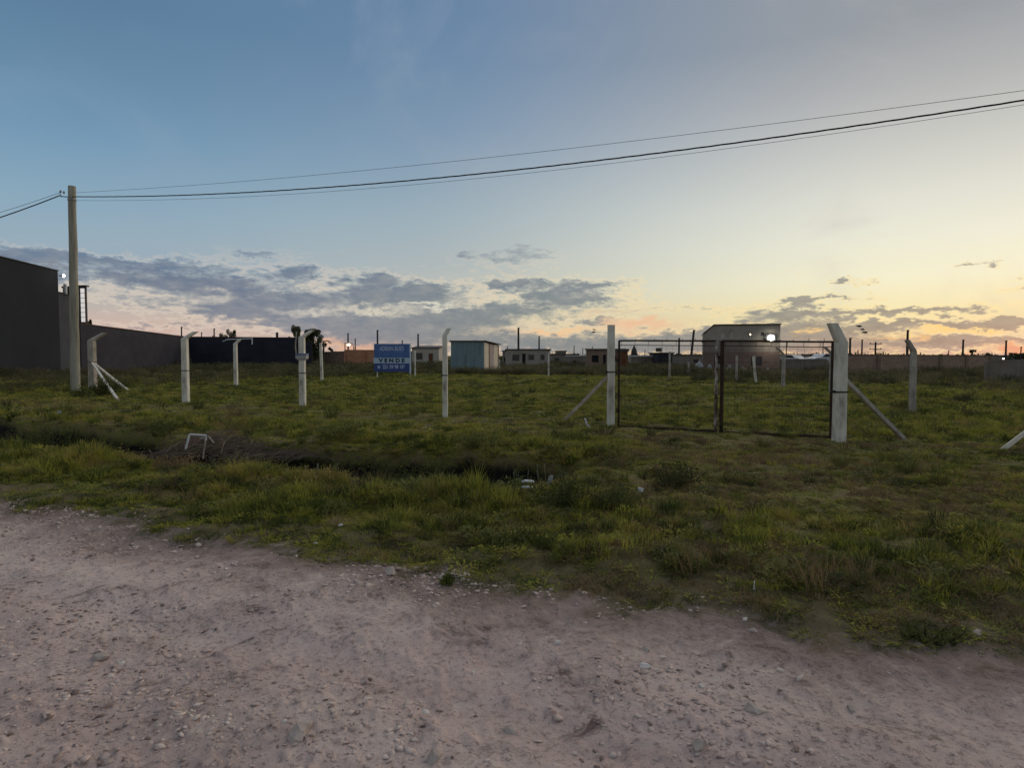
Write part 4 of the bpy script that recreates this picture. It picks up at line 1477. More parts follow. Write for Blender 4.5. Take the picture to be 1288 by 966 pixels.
wall_thing('brick_wall', 402, 96, 434, 94, 2.05, 2.15, .2, 'low brown brick wall right of the palm and trees', 'brick_brown')
wall_thing('brick_wall', 434.5, 93, 486, 90, 2.35, 2.30, .2, 'orange brick wall left of the for sale sign', 'brick_orange')
house('house', 518, 552, 438.5, 98, 7, 'pale house between the for sale sign and the slim fence post', 'plaster_lt', 'roof', [(.15, .4, .35, .75, 'win'), (.62, .78, 0, .72, 'door')], slope=.4)
house('house', 506, 521, 443, 112, 6, 'low grey house right behind the for sale sign edge', 'plaster_dk', 'roof', [(.4, .7, .3, .7, 'win')])
house('house', 632, 641, 442, 98, 6, 'narrow dark outbuilding left of the long low grey house', 'plaster_dk', 'roof', [(.2, .8, .25, .6, 'hole')], cat='outbuilding')
house('house', 637, 692, 440.2, 82, 7, 'long low grey house with a doorway right of the tin shed', 'plaster', 'roof', [(.13, .30, .38, .74, 'win'), (.36, .44, 0, .80, 'hole'), (.50, .64, .42, .74, 'win'), (.78, .88, .42, .74, 'win')], slope=-.2, rz=.03)
house('house', 694, 728, 446, 104, 7, 'low house with a stepped roof right of the long grey house', 'plaster_dk', 'roof', [(.1, .28, .3, .7, 'win'), (.55, .7, 0, .75, 'hole')])
house('house', 701, 712, 442, 112, 5, 'small dark block rising behind the low stepped house', 'plaster_dk', 'roof', [(.3, .6, .3, .55, 'win')])
house('house', 716, 738, 448.2, 92, 5, 'very low shack with a pale sheet roof left of the brown house', 'plaster_dk', 'roof_lt', [(.2, .4, 0, .6, 'hole')])
house('house', 738, 789, 440.5, 78, 6, 'brown house with sloping dark roof just left of the gate post', 'brick_brown', 'roof', [(.13, .29, .33, .72, 'hole'), (.40, .47, 0, .75, 'hole'), (.62, .8, .35, .7, 'win')], slope=.15, rz=-.10)
house('house', 781, 789.5, 442, 70, 3, 'thin rusty brown hut standing right of the left gate post', 'shed_rust', 'roof', [(.3, .6, 0, .6, 'door')], cat='hut')
house('house', 793, 802, 448, 110, 6, 'tiny pale house seen low through the left gate leaf', 'plaster', 'roof', [(.3, .6, .3, .6, 'win')])
house('house', 803, 831, 448.8, 96, 6, 'low house with a long white roof seen through the left gate leaf', 'plaster_dk', 'roof_lt', [(.25, .4, .25, .7, 'win'), (.6, .75, 0, .7, 'hole')], roofth=.22, over=.4)
hb = house('house', 828, 847, 444.5, 92, 6, 'dark cubic house with a roof tank seen through the left gate leaf', 'darkwall', 'roof', [(.3, .55, .3, .6, 'win')])
q = P(826.5, 444, 92) - hb.location
MB().tube([(.5, 2, hb.children[0].bound_box[1][2] + .1), (.5, 2, P(826, 440, 92).z + .3)], .42, 10).build('water_tank', M['roof'], hb)
MB().tube([(1.0, 2, 2.0), (1.0, 2, P(826, 436, 92).z)], .05, 5).build('vent_pipe', M['roof'], hb)
house('house', 860, 884, 447, 84, 6, 'low grey house touching the left side of the two storey building', 'plaster_dk', 'roof', [(.5, .8, .35, .7, 'win')])
house('house', 978, 1006, 449, 90, 6, 'low house with a pale roof right of the two storey building', 'plaster_dk', 'roof_lt', [(.3, .5, .3, .7, 'win')])
house('house', 1008, 1042, 446.5, 100, 6, 'flat grey house seen through the right gate leaf', 'plaster', 'roof', [(.2, .35, .3, .7, 'win'), (.5, .6, 0, .7, 'hole')])
house('house', 1272, 1300, 447.5, 125, 6, 'far low dark house beside the warm street light', 'plaster_dk', 'roof', [(.3, .5, .3, .7, 'win')])
wall_thing('brick_wall', 1058, 50, 1245, 66, 1.61, 1.55, .2, 'long dull brown brick wall behind the right side of the lot', 'brick_brown', cap='coping')
wall_thing('block_wall', 1243, 37, 1330, 34, 1.25, 1.3, .2, 'low grey block wall at the right edge of the view', 'plaster_dk')
wall_thing('block_wall', 980, 64, 1040, 62, 1.15, 1.2, .2, 'low dark block wall right of the two storey building', 'plaster_dk')

# spire shaped water tower far off
a = P(797.5, 447, 130)
o = empty('water_tower', (a.x, a.y, 0), 'thin dark tower silhouette left of the white roof, through the left gate leaf', 'tower')
MB().tube([(0, 0, 0), (0, 0, 2.4), (0, 0, 3.0), (0, 0, 3.6)], [.7, .6, .35, .08], 8).build('tower_body', M['far_pole'], o)

# two storey building
Yb = 56
a = P(885, 447, Yb)
tb = empty('two_storey_building', (a.x, a.y, 0), 'two storey unfinished building with a cut roof corner and a bright floodlight', 'building')


def bx(px):
    return P(px, 447, Yb).x - a.x


def bz(py):
    return P(885, py, Yb).z


Wb = bx(977)
zs_ = bz(429.5)
tb.rotation_euler = (0, 0, -.27)
Wb *= .97
mb = MB()
facade(mb, Wb, 1.9, [(.9, 1.55, 0.0, 1.55, 'h'), (3.9, 4.8, .7, 1.5, 'w')])
mb.add([(0, 0, -.3), (0, 6, -.3), (0, 6, 1.9), (0, 0, 1.9)], [(3, 2, 1, 0)])
mb.add([(Wb, 0, -.3), (Wb, 6, -.3), (Wb, 6, 1.9), (Wb, 0, 1.9)], [(0, 1, 2, 3)])
mb.build('lower_wall', M['brick_red'], tb)
MB().box((.9, .15, 0), (1.55, .19, 1.55)).build('doorway', M['hole'], tb)
MB().box((3.9, .10, .7), (4.8, .14, 1.5)).build('window', M['glass'], tb)
mb = MB()
facade(mb, Wb, zs_, [])
mb2 = MB()
for f_ in [0]:
    mb2.add([(0, 0, 1.902), (Wb, 0, 1.902), (Wb, 0, zs_), (0, 0, zs_), (0, 6, 1.902), (Wb, 6, 1.902), (Wb, 6, zs_), (0, 6, zs_)],
            [(0, 1, 2, 3), (1, 5, 6, 2), (5, 4, 7, 6), (4, 0, 3, 7)])
mb2.build('middle_wall', M['plaster_dk'], tb)
MB().box((-.06, -.08, zs_ + .002), (Wb + .06, 6.05, zs_ + .12)).build('floor_slab', M['plaster_dk'], tb)
zt = bz(409.5)
c1 = bx(896.5)
z0_ = zs_ + .122
up = MB()
opn = [(bx(905), bx(910), z0_ + .15, z0_ + .75), (bx(916), bx(920), z0_ + .15, z0_ + .85), (bx(938), bx(942), z0_ + .3, z0_ + .62), (bx(952), bx(956), z0_ + .35, z0_ + .65)]
# upper wall with cut corner
xs = sorted(set([c1, Wb] + [v for q in opn for v in (q[0], q[1])]))
zs2 = sorted(set([z0_, zt] + [v for q in opn for v in (q[2], q[3])]))
for i in range(len(xs) - 1):
    for j in range(len(zs2) - 1):
        cx, cz = (xs[i] + xs[i + 1]) / 2, (zs2[j] + zs2[j + 1]) / 2
        if any(q[0] < cx < q[1] and q[2] < cz < q[3] for q in opn):
            continue
        up.add([(xs[i], 0, zs2[j]), (xs[i + 1], 0, zs2[j]), (xs[i + 1], 0, zs2[j + 1]), (xs[i], 0, zs2[j + 1])], [(0, 1, 2, 3)])
zc = bz(420.5)
up.add([(0, 0, z0_), (c1, 0, z0_), (c1, 0, zt), (0, 0, zc)], [(0, 1, 2, 3)])
up.add([(0, 0, z0_), (0, 6, z0_), (0, 6, zc), (0, 0, zc)], [(3, 2, 1, 0)])
up.add([(0, 6, z0_), (Wb, 6, z0_), (Wb, 6, zt), (c1, 6, zt), (0, 6, zc)], [(4, 3, 2, 1, 0)])
up.add([(Wb, 0, z0_), (Wb, 6, z0_), (Wb, 6, zt), (Wb, 0, zt)], [(0, 1, 2, 3)])
for q in opn:
    x0, x1, c_, d_ = q
    up.add([(x0, 0, c_), (x1, 0, c_), (x1, 0, d_), (x0, 0, d_), (x0, .15, c_), (x1, .15, c_), (x1, .15, d_), (x0, .15, d_)],
           [(0, 4, 5, 1), (1, 5, 6, 2), (2, 6, 7, 3), (3, 7, 4, 0)])
up.build('upper_wall', M['plaster'], tb)
for i, q in enumerate(opn):
    f = MB().box((q[0], .08, q[2]), (q[1], .13, q[3])).build('window', M['plaster_lt' if i < 2 else 'glass'], tb)
    if i == 2:
        MB().box((q[0] + .11, .05, q[2] + .09), (q[1] - .11, .078, q[3] - .09)).build('lit_pane', M['lamp_warm'], f)
MB().add([(-.08, -.1, zc + .01), (c1, -.1, zt + .01), (c1, 6.1, zt + .01), (-.08, 6.1, zc + .01),
          (-.08, -.1, zc + .1), (c1, -.1, zt + .1), (c1, 6.1, zt + .1), (-.08, 6.1, zc + .1)],
         [(3, 2, 1, 0), (4, 5, 6, 7), (0, 1, 5, 4), (1, 2, 6, 5), (2, 3, 7, 6), (3, 0, 4, 7)]).build('roof_slope', M['roof'], tb)
MB().box((c1 + .003, -.1, zt + .01), (Wb + .08, 6.1, zt + .1)).build('roof', M['roof'], tb)
MB().box((bx(955), -.35, bz(426)), (bx(961), -.02, bz(425))).build('lamp_arm', M['lamp_off'], tb)
fl_ = Vector((bx(963), -.45, bz(425.5)))
MB().box((fl_.x - .34, fl_.y, fl_.z - .26), (fl_.x + .34, fl_.y + .16, fl_.z + .28)).build('floodlight_housing', M['lamp_off'], tb)
MB().tube([(fl_.x, fl_.y - .07, fl_.z), (fl_.x, fl_.y - .002, fl_.z)], [.17, .22], 12).build('floodlight_lens', M['lamp_flood'], tb)
lf = bpy.data.lights.new('floodlight_beam', 'SPOT')
lf.energy = 160
lf.color = (1, .95, .82)
lf.spot_size = R(150)
lf.spot_blend = .8
lf.shadow_soft_size = .3
lo = bpy.data.objects.new('floodlight_beam', lf)
COL.objects.link(lo)
lo.parent = tb
lo.location = (fl_.x, fl_.y - .15, fl_.z)
lo.rotation_euler = (R(68), 0, 0)

# sacks and rubble in front of it
for (px, py, sx, sz, lab) in [(879.5, 468.5, .65, 1.0, 'tall pale rubble sack left of the two storey building'),
                              (893, 469, .40, .75, 'pale sack leaning at the left corner of the two storey building'),
                              (905, 468, .42, .7, 'grey sack just left of the gate middle, by the two storey building'),
                              (918, 467, .5, .7, 'grey lumpy sack right of the gate middle, by the two storey building'),
                              (934, 467, .55, .55, 'low pile sack before the middle of the two storey building'),
                              (966, 470, .32, .42, 'small white bundle below the floodlight')]:
    g = P(px, 447, 54.5)
    mb = MB()
    vs = []
    nl, ns = 6, 9
    for i in range(nl + 1):
        t = i / nl
        rad_ = sx * (.9 * math.sin(math.pi * min(.97, t * .8 + .22))) * .75
        for k_ in range(ns):
            a_ = 6.283 * k_ / ns
            rq = rad_ * random.uniform(.82, 1.15)
            vs.append((rq * math.cos(a_), rq * .7 * math.sin(a_), sz * t * random.uniform(.94, 1.04)))
    fs = [(i * ns + k_, i * ns + (k_ + 1) % ns, (i + 1) * ns + (k_ + 1) % ns, (i + 1) * ns + k_) for i in range(nl) for k_ in range(ns)]
    fs.append(tuple(nl * ns + k_ for k_ in range(ns)))
    o = mb.add(vs, fs).build('rubble_sack', M['bag' if 'pale' in lab or 'white' in lab else 'post_grey'])
    o.location = (g.x, g.y, tz(g.x, g.y) + .15)
    tag(o, lab, 'sack', 'sacks and rubble by the two storey building')


# far white cars / van
def car(px, Y, label, rz=0.0, s=1.0):
    g = P(px, 447, Y)
    o_ = empty('parked_car', (g.x, g.y, .35), label, 'car')
    o_.rotation_euler = (0, 0, rz)
    prof = [(-2.1, .35), (-2.1, .85), (-1.9, .98), (-1.2, 1.05), (-.6, 1.45), (.9, 1.48), (1.5, 1.08), (2.0, .98), (2.1, .7), (2.1, .35)]
    MB().prism([(x * s, z * s) for x, z in prof][::-1], -.8 * s, .8 * s).build('body', M['car_white'], o_)
    MB().prism([(x * s, z * s) for x, z in [(-1.0, 1.06), (-.55, 1.38), (.85, 1.4), (1.3, 1.08)]][::-1], -.81 * s, .81 * s).build('window', M['glass'], o_)
    for x_ in (-1.35, 1.35):
        for y_ in (-.78, .78):
            w_ = MB().tube([(x_ * s, (y_ - .1) * s, .33 * s), (x_ * s, (y_ + .1) * s, .33 * s)], .33 * s, 12).build('wheel', M['cable'], o_)
    return o_


car(1037, 72, 'white car parked far off, seen just left of the thick cranked gate post', .3)
car(998, 82, 'pale car parked far off right of the two storey building', 1.9, .9)

# ------------------------------------------------------------------ tin shed
Ys = 58
a, b_ = P(567, 447, Ys), P(609, 447, Ys)
sh = empty('tin_shed', (a.x, a.y, 0), 'blue grey corrugated tin shed with a cream boarded end', 'shed')
w_ = b_.x - a.x
zt = P(567, 429.5, Ys).z
mb = MB()
n = 96
pts_ = []
for i in range(n + 1):
    x_ = w_ * i / n
    y_ = .035 * math.cos(i * math.pi / 2)
    pts_.append((x_, y_))
vs = []
for (x_, y_) in pts_:
    vs += [(x_, y_, -.1), (x_, y_, zt)]
mb.add(vs, [(2 * i, 2 * i + 2, 2 * i + 3, 2 * i + 1) for i in range(n)])
mb.build('corrugated_side', M['shed_blue'], sh)
for t in (.33, .66):
    MB().box((w_ * t - .03, -.052, 0), (w_ * t + .03, -.038, zt - .05)).build('cover_strip', M['shed_blue'], sh)
# cream end face recedes to the right and away
ex, ey = P(627, 447, 66).x - a.x, 66 - Ys
z2 = P(627, 434, 66).z
d = Vector((ex - w_, ey, 0))
nn = Vector((d.y, -d.x, 0)).normalized()


def endpanel(t0, t1, mat, name, proud, z00=.1):
    p0_, p1_ = Vector((w_, 0, 0)) + d * t0, Vector((w_, 0, 0)) + d * t1
    za, zb_ = zt + (z2 - zt) * t0 - .08, zt + (z2 - zt) * t1 - .08
    q = nn * proud
    i_ = -nn * .05
    vs_ = []
    for p, zz in ((p0_, za), (p1_, zb_)):
        vs_ += [p + q + Vector((0, 0, z00)), p + i_ + Vector((0, 0, z00)), p + i_ + Vector((0, 0, zz)), p + q + Vector((0, 0, zz))]
    MB().add(vs_, [(0, 1, 2, 3), (7, 6, 5, 4), (0, 4, 5, 1), (1, 5, 6, 2), (2, 6, 7, 3), (3, 7, 4, 0)]).build(name, M[mat], sh)


endpanel(.0, .27, 'shed_cream', 'end_board', .03)
endpanel(.275, .33, 'shed_rust', 'corner_strip', .05)
endpanel(.335, .62, 'shed_door', 'end_board', .02)
endpanel(.625, .93, 'shed_cream', 'end_board', .03)
endpanel(.935, 1.0, 'shed_rust', 'corner_strip', .05)
MB().add([(0, .06, -.1), (0, 8, -.1), (0, 8, z2), (0, .06, zt - .02)], [(3, 2, 1, 0)]).add([(0, 8, -.1), (ex, 8, -.1), (ex, 8, z2), (0, 8, z2)], [(3, 2, 1, 0)]).build('back_side', M['shed_blue'], sh)
MB().add([(-.15, -.15, zt + .01), (w_ + .2, -.18, zt + .01), (ex + .3, ey + .1, z2 + .01), (-.15, ey + .1, z2 + .01),
          (-.15, -.15, zt + .09), (w_ + .2, -.18, zt + .09), (ex + .3, ey + .1, z2 + .09), (-.15, ey + .1, z2 + .09)],
         [(3, 2, 1, 0), (4, 5, 6, 7), (0, 1, 5, 4), (1, 2, 6, 5), (2, 3, 7, 6), (3, 0, 4, 7)]).build('roof', M['roof'], sh)
MB().tube([(-.6, -.3, 1.25), (.6, -.5, .35)], .04, 5).build('leaning_pole', M['metal'], sh)

# ------------------------------------------------------------------ for sale sign
Ysg = 44
a, b_ = P(470.5, 447, Ysg), P(515, 447, Ysg)
sg = empty('for_sale_sign', (a.x, a.y, 0), 'blue and white real estate sign reading VENDE on white legs in the lot', 'sign')
w_ = b_.x - a.x


def sz_(py):
    return P(490, py, Ysg).z


MB().box((0, 0, sz_(467.5)), (w_, .06, sz_(432.5))).build('board', M['sign_blue'], sg)
MB().box((.0, -.006, sz_(467.3)), (w_, -.001, sz_(457.2))).build('lower_panel', M['sign_navy'], sg)
MB().box((-.04, -.012, sz_(457.1)), (w_, -.001, sz_(450))).build('white_band', M['sign_pale'], sg)
lg = w_ * .075
MB().tube([(lg, .10, -.3), (lg, .10, sz_(433))], .045, 4).build('leg', M['post'], sg)
MB().box((w_ + .003, -.02, sz_(470.5)), (w_ + .085, .09, sz_(432))).build('side_post', M['sign_pale'], sg)
MB().tube([(w_ + .04, .10, -.3), (w_ + .04, .10, sz_(470))], .035, 4).build('leg', M['post_grey'], sg)


def lettering(txt, cx, cz, width, hgt, mat, name, parent, y=-.016, bold=0.012, sx_=None, space=1.0):
    cu = bpy.data.curves.new(name, 'FONT')
    cu.body = txt
    cu.align_x = 'CENTER'
    cu.align_y = 'CENTER'
    cu.size = hgt / .70
    cu.extrude = .002
    cu.offset = bold
    cu.space_character = space
    tmp = bpy.data.objects.new('tmp', cu)
    COL.objects.link(tmp)
    bpy.context.view_layer.update()
    dg = bpy.context.evaluated_depsgraph_get()
    me = bpy.data.meshes.new_from_object(tmp.evaluated_get(dg))
    me.name = name
    bw = max(v.co.x for v in me.vertices) - min(v.co.x for v in me.vertices)
    k_ = width / bw
    for v in me.vertices:
        v.co = (v.co.x * k_, -v.co.z, v.co.y)
    bpy.data.objects.remove(tmp)
    bpy.data.curves.remove(cu)
    me.materials.clear()
    me.materials.append(M[mat])
    o_ = bpy.data.objects.new(name, me)
    COL.objects.link(o_)
    o_.parent = parent
    o_.location = (cx, y, cz)
    return o_


lettering('ADRIAN', w_ * .355, sz_(438.6), w_ * .39, .30, 'sign_text', 'lettering', sg, y=-.004)
lettering('BUIO', w_ * .715, sz_(438.6), w_ * .25, .30, 'sign_text', 'lettering', sg, y=-.004)
lettering('VENDE', w_ * .50, sz_(453.6), w_ * .74, .25, 'sign_dark', 'lettering', sg, y=-.016, bold=.02, space=1.6)
lettering('221 59 98 186', w_ * .56, sz_(461.6), w_ * .64, .24, 'sign_text', 'lettering', sg, y=-.010)
cxp, czp = w_ * .135, sz_(461.8)
ph = MB().box((cxp - .075, -.012, czp - .10), (cxp + .075, -.0065, czp + .03)).box((cxp - .10, -.012, czp + .05), (cxp + .10, -.0065, czp + .10))
ph.box((cxp - .10, -.012, czp + .01), (cxp - .076, -.0065, czp + .049)).box((cxp + .076, -.012, czp + .01), (cxp + .10, -.0065, czp + .049))
ph.build('telephone_symbol', M['sign_text'], sg)


# ------------------------------------------------------------------ trees
def leaves(c, rx, rz, n_, size):
    d = RS.normal(size=(n_, 3))
    d /= np.linalg.norm(d, axis=1)[:, None]
    r_ = RS.rand(n_, 1) ** .4
    p = np.array(c)[None] + d * r_ * np.array([rx, rx, rz])[None]
    t1 = RS.normal(size=(n_, 3))
    t1 /= np.linalg.norm(t1, axis=1)[:, None]
    t2 = np.cross(t1, RS.normal(size=(n_, 3)))
    t2 /= np.linalg.norm(t2, axis=1)[:, None]
    s = size * RS.uniform(.6, 1.4, (n_, 1))
    return np.stack([p - t1 * s, p + t2 * s * .6, p + t1 * s, p - t2 * s * .6], 1).reshape(-1, 3)


def tree(px, Y, ytop, wpx, label, clumps=16, leafn=150, size=.13, trunk_r=.16, name='tree', low=.35, grp=None):
    g = P(px, 447, Y)
    H = P(px, ytop, Y).z
    Wd = wpx * Y / FPX / 2
    o_ = empty(name, (g.x, g.y, 0), label, 'tree', grp)
    tk = MB()
    lean = random.uniform(-.2, .2)
    tk.tube([(0, 0, -.2), (lean * .4, 0, H * .3), (lean, 0, H * .55), (lean * 1.2, .1, H * .8)], [trunk_r, trunk_r * .8, trunk_r * .55, trunk_r * .2], 8, wob=.1)
    allv = []
    for i in range(clumps):
        a_ = random.random() * 6.283
        rr_ = Wd * .8 * math.sqrt(random.random())
        zz = H * (low + (1 - low) * random.random() ** .8)
        f_ = 1 - max(0, (zz / H - .7)) * 1.3
        c_ = (lean + rr_ * f_ * math.cos(a_), rr_ * f_ * math.sin(a_), min(zz, H - .3))
        tk.tube([(lean * .6, 0, H * .4), (c_[0] * .6, c_[1] * .6, c_[2] * .8), c_], [trunk_r * .35, trunk_r * .2, .02], 5)
        allv.append(leaves(c_, Wd * random.uniform(.16, .28), H * .075 * random.uniform(.8, 1.5), leafn, size))
    tk.build('trunk', M['bark'], o_)
    V = np.vstack(allv)
    me = fastmesh('crown', V, np.arange(len(V)).reshape(-1, 4), 4)
    me.materials.append(M['leaf'])
    c_ = bpy.data.objects.new('crown', me)
    COL.objects.link(c_)
    c_.parent = o_
    return o_


tree(373, 96, 411.5, 24, 'rounded dark tree left of the pair behind the box bearing post', 26, 90)
tree(394, 94, 414.5, 34, 'broader dark tree right of the pair, beside the palm', 40, 110, low=.3)
tree(384, 97, 424, 30, 'dense dark shrub mass filling in below the two big trees', 18, 160, low=.0)
tree(291.5, 110, 414, 20, 'small round tree over the dark wall, left of the two big trees', 20, 70)
tree(275, 108, 419, 24, 'low flat tree over the dark wall, left of the small round tree', 10, 90)
tree(418, 112, 436.5, 14, 'low round bush tree over the brown brick wall, right of the palm', 9, 90)
tree(111, 74, 402.5, 12, 'small shrub top over the dark wall beside the stair tower', 8, 90, low=.7)
tree(1224, 120, 439.5, 9, 'small round dark tree over the brown wall near the right edge', 9, 90)
tree(1244, 118, 443, 14, 'low dark tree right of the round one near the right edge', 9, 90)
tree(1279, 120, 443, 34, 'wide low dark tree at the right edge beyond the warm light', 14, 90)
# palm
g = P(406, 447, 88)
H = P(406, 431, 88).z
o = empty('palm_tree', (g.x, g.y, 0), 'small palm with drooping fronds right of the two big trees', 'tree')
MB().tube([(0, 0, -.2), (.1, 0, H * .5), (.15, 0, H)], [.16, .13, .12], 8, wob=.1).build('trunk', M['bark'], o)
for i in range(13):
    a_ = i * 2.4
    L_ = random.uniform(.9, 1.5)
    tip = Vector((math.cos(a_), math.sin(a_), 0))
    side = Vector((-tip.y, tip.x, 0))
    mb = MB()
    for k_ in range(7):
        t = k_ / 6
        c_ = Vector((.15, 0, H)) + tip * L_ * t + Vector((0, 0, .5 * math.sin(t * 2.2) - .45 * t * t))
        w2 = .30 * math.sin(math.pi * min(.95, t + .12))
        mb.add([c_ - tip * .04, c_ + tip * .04, c_ + side * w2 + Vector((0, 0, -.14))], [(0, 1, 2)])
        mb.add([c_ - tip * .04, c_ + tip * .04, c_ - side * w2 + Vector((0, 0, -.14))], [(0, 1, 2)])
        if k_:
            mb.tube([pc, c_], .02, 4)
        pc = c_
    mb.build('frond', M['leaf'], o)

# far treeline and far low roofs as one mass
vs = []
for i in range(420):
    a_ = math.radians(RS.uniform(-60, 60))
    Y_ = RS.uniform(190, 420)
    hh = RS.uniform(.9, 2.4) * (Y_ / 260)
    vs.append(leaves((math.tan(a_) * Y_, Y_, hh * .4), RS.uniform(3, 9), hh * .75, 50, .6))
V = np.vstack(vs)
me = fastmesh('distant_trees', V, np.arange(len(V)).reshape(-1, 4), 4)
me.materials.append(M['leaf'])
o = bpy.data.objects.new('distant_trees', me)
COL.objects.link(o)
tag(o, 'thin dark line of far trees along the horizon', kind='stuff')


# ------------------------------------------------------------------ bushes at the ditch and in the field
def bush(px, py, w, h_, label, mat='weed', n_=900, leaf=.035, seed_heads=0, dry=0):
    g = G(px, py)
    z0 = tz(g.x, g.y)
    h_ += max(0, -z0 - .08)      # a plant rooted in the ditch grows up to the light
    o_ = empty('weed_bush', (g.x, g.y, z0 - .03), label, 'bush')
    st = MB()
    V = []
    for i in range(26):
        a_ = random.random() * 6.283
        rr_ = w * .5 * random.random() ** .6
        hh = h_ * random.uniform(.55, 1.05) * (1 - .35 * rr_ / (w * .5))
        tip = (rr_ * math.cos(a_), rr_ * math.sin(a_), hh)
        st.tube([(tip[0] * .35, tip[1] * .35, 0), (tip[0] * .8, tip[1] * .8, hh * .6), tip], [.005, .004, .002], 4)
        k_ = n_ // 26
        t = RS.rand(k_) ** .7
        base = np.stack([tip[0] * (.35 + .65 * t), tip[1] * (.35 + .65 * t), hh * t], 1) + RS.normal(0, w * .05, (k_, 3))
        base[:, 2] = np.maximum(base[:, 2], .01)
        d1 = RS.normal(size=(k_, 3))
        d1[:, 2] = np.abs(d1[:, 2]) + .2
        d1 /= np.linalg.norm(d1, axis=1)[:, None]
        d2 = np.cross(d1, RS.normal(size=(k_, 3)))
        d2 /= np.linalg.norm(d2, axis=1)[:, None]
        s = leaf * RS.uniform(.5, 1.4, (k_, 1))
        V.append(np.stack([base, base + d1 * s * .5 + d2 * s * .26, base + d1 * s, base + d1 * s * .5 - d2 * s * .26], 1).reshape(-1, 3))
    st.build('stems', M['dry' if dry else mat], o_)
    V = np.vstack(V)
    me = fastmesh('foliage', V, np.arange(len(V)).reshape(-1, 4), 4)
    me.materials.append(M[mat])
    f = bpy.data.objects.new('foliage', me)
    COL.objects.link(f)
    f.parent = o_
    for i in range(seed_heads):
        a_ = random.random() * 6.283
        x_, y_ = w * .3 * math.cos(a_), w * .3 * math.sin(a_)
        zt_ = h_ * random.uniform(1.0, 1.25)
        MB().tube([(x_, y_, zt_ * .7), (x_ * 1.1, y_ * 1.1, zt_)], [.004, .007], 4).build('seed_head', M['flower'], o_)
    return o_


bush(482, 605, .55, .42, 'dark upright bush standing in the middle of the black ditch', n_=1200, leaf=.03)
bush(705, 640, .75, .42, 'leafy bush at the right end of the ditch, right of the litter', n_=1500, seed_heads=4)
bush(770, 640, .70, .34, 'broad bush just right of the one at the ditch end', n_=1300)
bush(850, 610, .8, .30, 'brownish low bush in the worn track below the left gate leaf', n_=1000, dry=1)
bush(655, 612, .30, .26, 'small pale tipped bush beside the white litter on the ditch bank', n_=500, seed_heads=6)
bush(300, 588, .8, .26, 'brown twiggy bush growing through the right end of the branch pile', mat='weed_tall', n_=1100, leaf=.03, dry=1)
bush(225, 590, .7, .24, 'low reddish bush in front of the white frame', mat='dry', n_=900, leaf=.03, dry=1)
bush(345, 598, .6, .24, 'dark leafy bush between the branch pile and the ditch water', n_=1000, leaf=.03)
bush(165, 568, .9, .30, 'yellowish bushy clump in front of the left ditch, left of the frame', mat='grass', n_=1300, leaf=.035)
bush(60, 540, 1.2, .38, 'dark weedy bush beside the pale scrap at far left', n_=1300, leaf=.05)
bush(520, 575, 1.1, .28, 'dark bush on the far lip of the ditch, below the slim post', n_=1300, leaf=.04)
bush(600, 572, .9, .26, 'smaller dark bush on the far lip, right of the one below the slim post', n_=1100, leaf=.04)
bush(430, 560, 1.0, .26, 'dark bush on the far lip, below the box bearing post', n_=1100, leaf=.04)
bush(585, 640, .40, .22, 'low bush on the near bank below the middle of the ditch', n_=600, seed_heads=3)
bush(400, 610, .75, .26, 'bright green bushy clump on the near bank left of the ditch water', mat='grass', n_=1500, seed_heads=5)
bush(330, 560, .8, .34, 'dark bush on the far bank right of the rubbish pile', n_=1300)
bush(30, 560, 1.2, .42, 'wide dark bush at the left edge in the ditch', n_=1600, dry=1)
bush(110, 555, 1.1, .36, 'dark bush in the ditch left of the rubbish pile', n_=1500)
bush(200, 548, .9, .32, 'dark bush in the ditch just left of the white frame', n_=1300)
bush(135, 498, 1.6, .75, 'large dark bush at the foot of the braced corner post', n_=1500, leaf=.07)
bush(100, 500, 1.0, .50, 'dark bush at the foot of the power pole', n_=900, leaf=.06)
bush(562, 731, .12, .09, 'tiny dark grass bump at the road edge left of centre', mat='grass', n_=500, leaf=.02)
bush(1165, 800, .34, .10, 'dark low grass bump at the road edge on the right', mat='weed', n_=900, leaf=.02)
bush(1213, 507, .95, .32, 'small dark bush in the field right of the bent top post', mat='weed_tall', n_=900, leaf=.06)
bush(1222, 525, 1.1, .26, 'lower dark bush in front of the small one in the right field', mat='weed_tall', n_=900, leaf=.06)
bush(1110, 485, 1.9, .5, 'dark bush behind the brace of the cranked gate post', mat='weed_tall', n_=1000, leaf=.08)
bush(1008, 482, 2.2, .6, 'dark bush in the field seen through the right gate leaf', mat='weed_tall', n_=1000, leaf=.08)
bush(640, 690, .5, .20, 'tufty dark clump on the verge below the ditch end', n_=1100, leaf=.03)
bush(855, 715, .45, .16, 'dark grassy clump on the verge right of the middle', n_=900, leaf=.03, seed_heads=2)
bush(420, 650, .35, .18, 'dark leafy weed on the verge left of the middle', n_=700, leaf=.03, seed_heads=1)

# ------------------------------------------------------------------ rubbish by the ditch
g = G(262, 572)
o = empty('branch_pile', (g.x, g.y, -.06), 'pile of dead grey brown twigs and cut branches by the ditch', 'branches')
mb = MB()
for i in range(520):
    x_, y_ = random.gauss(.2, .6), random.gauss(.2, .26)
    L_ = random.uniform(.15, .7)
    a_ = random.gauss(0, .8)
    zz = max(0, .36 * math.exp(-(x_ / .7) ** 2) * random.random()) + .01
    d = Vector((math.cos(a_), math.sin(a_), random.uniform(-.25, .45))).normalized() * L_
    p = Vector((x_, y_, zz))
    mb.tube([p - d / 2, p + Vector((0, 0, .02)), p + d / 2], [.006, .005, .002], 3, cap=False)
mb.build('twigs', M['twig'], o)
g2 = G(245, 577)
fr = empty('discarded_frame', (g2.x, g2.y, 0), 'discarded white three sided frame standing tilted in the branch pile', 'frame')


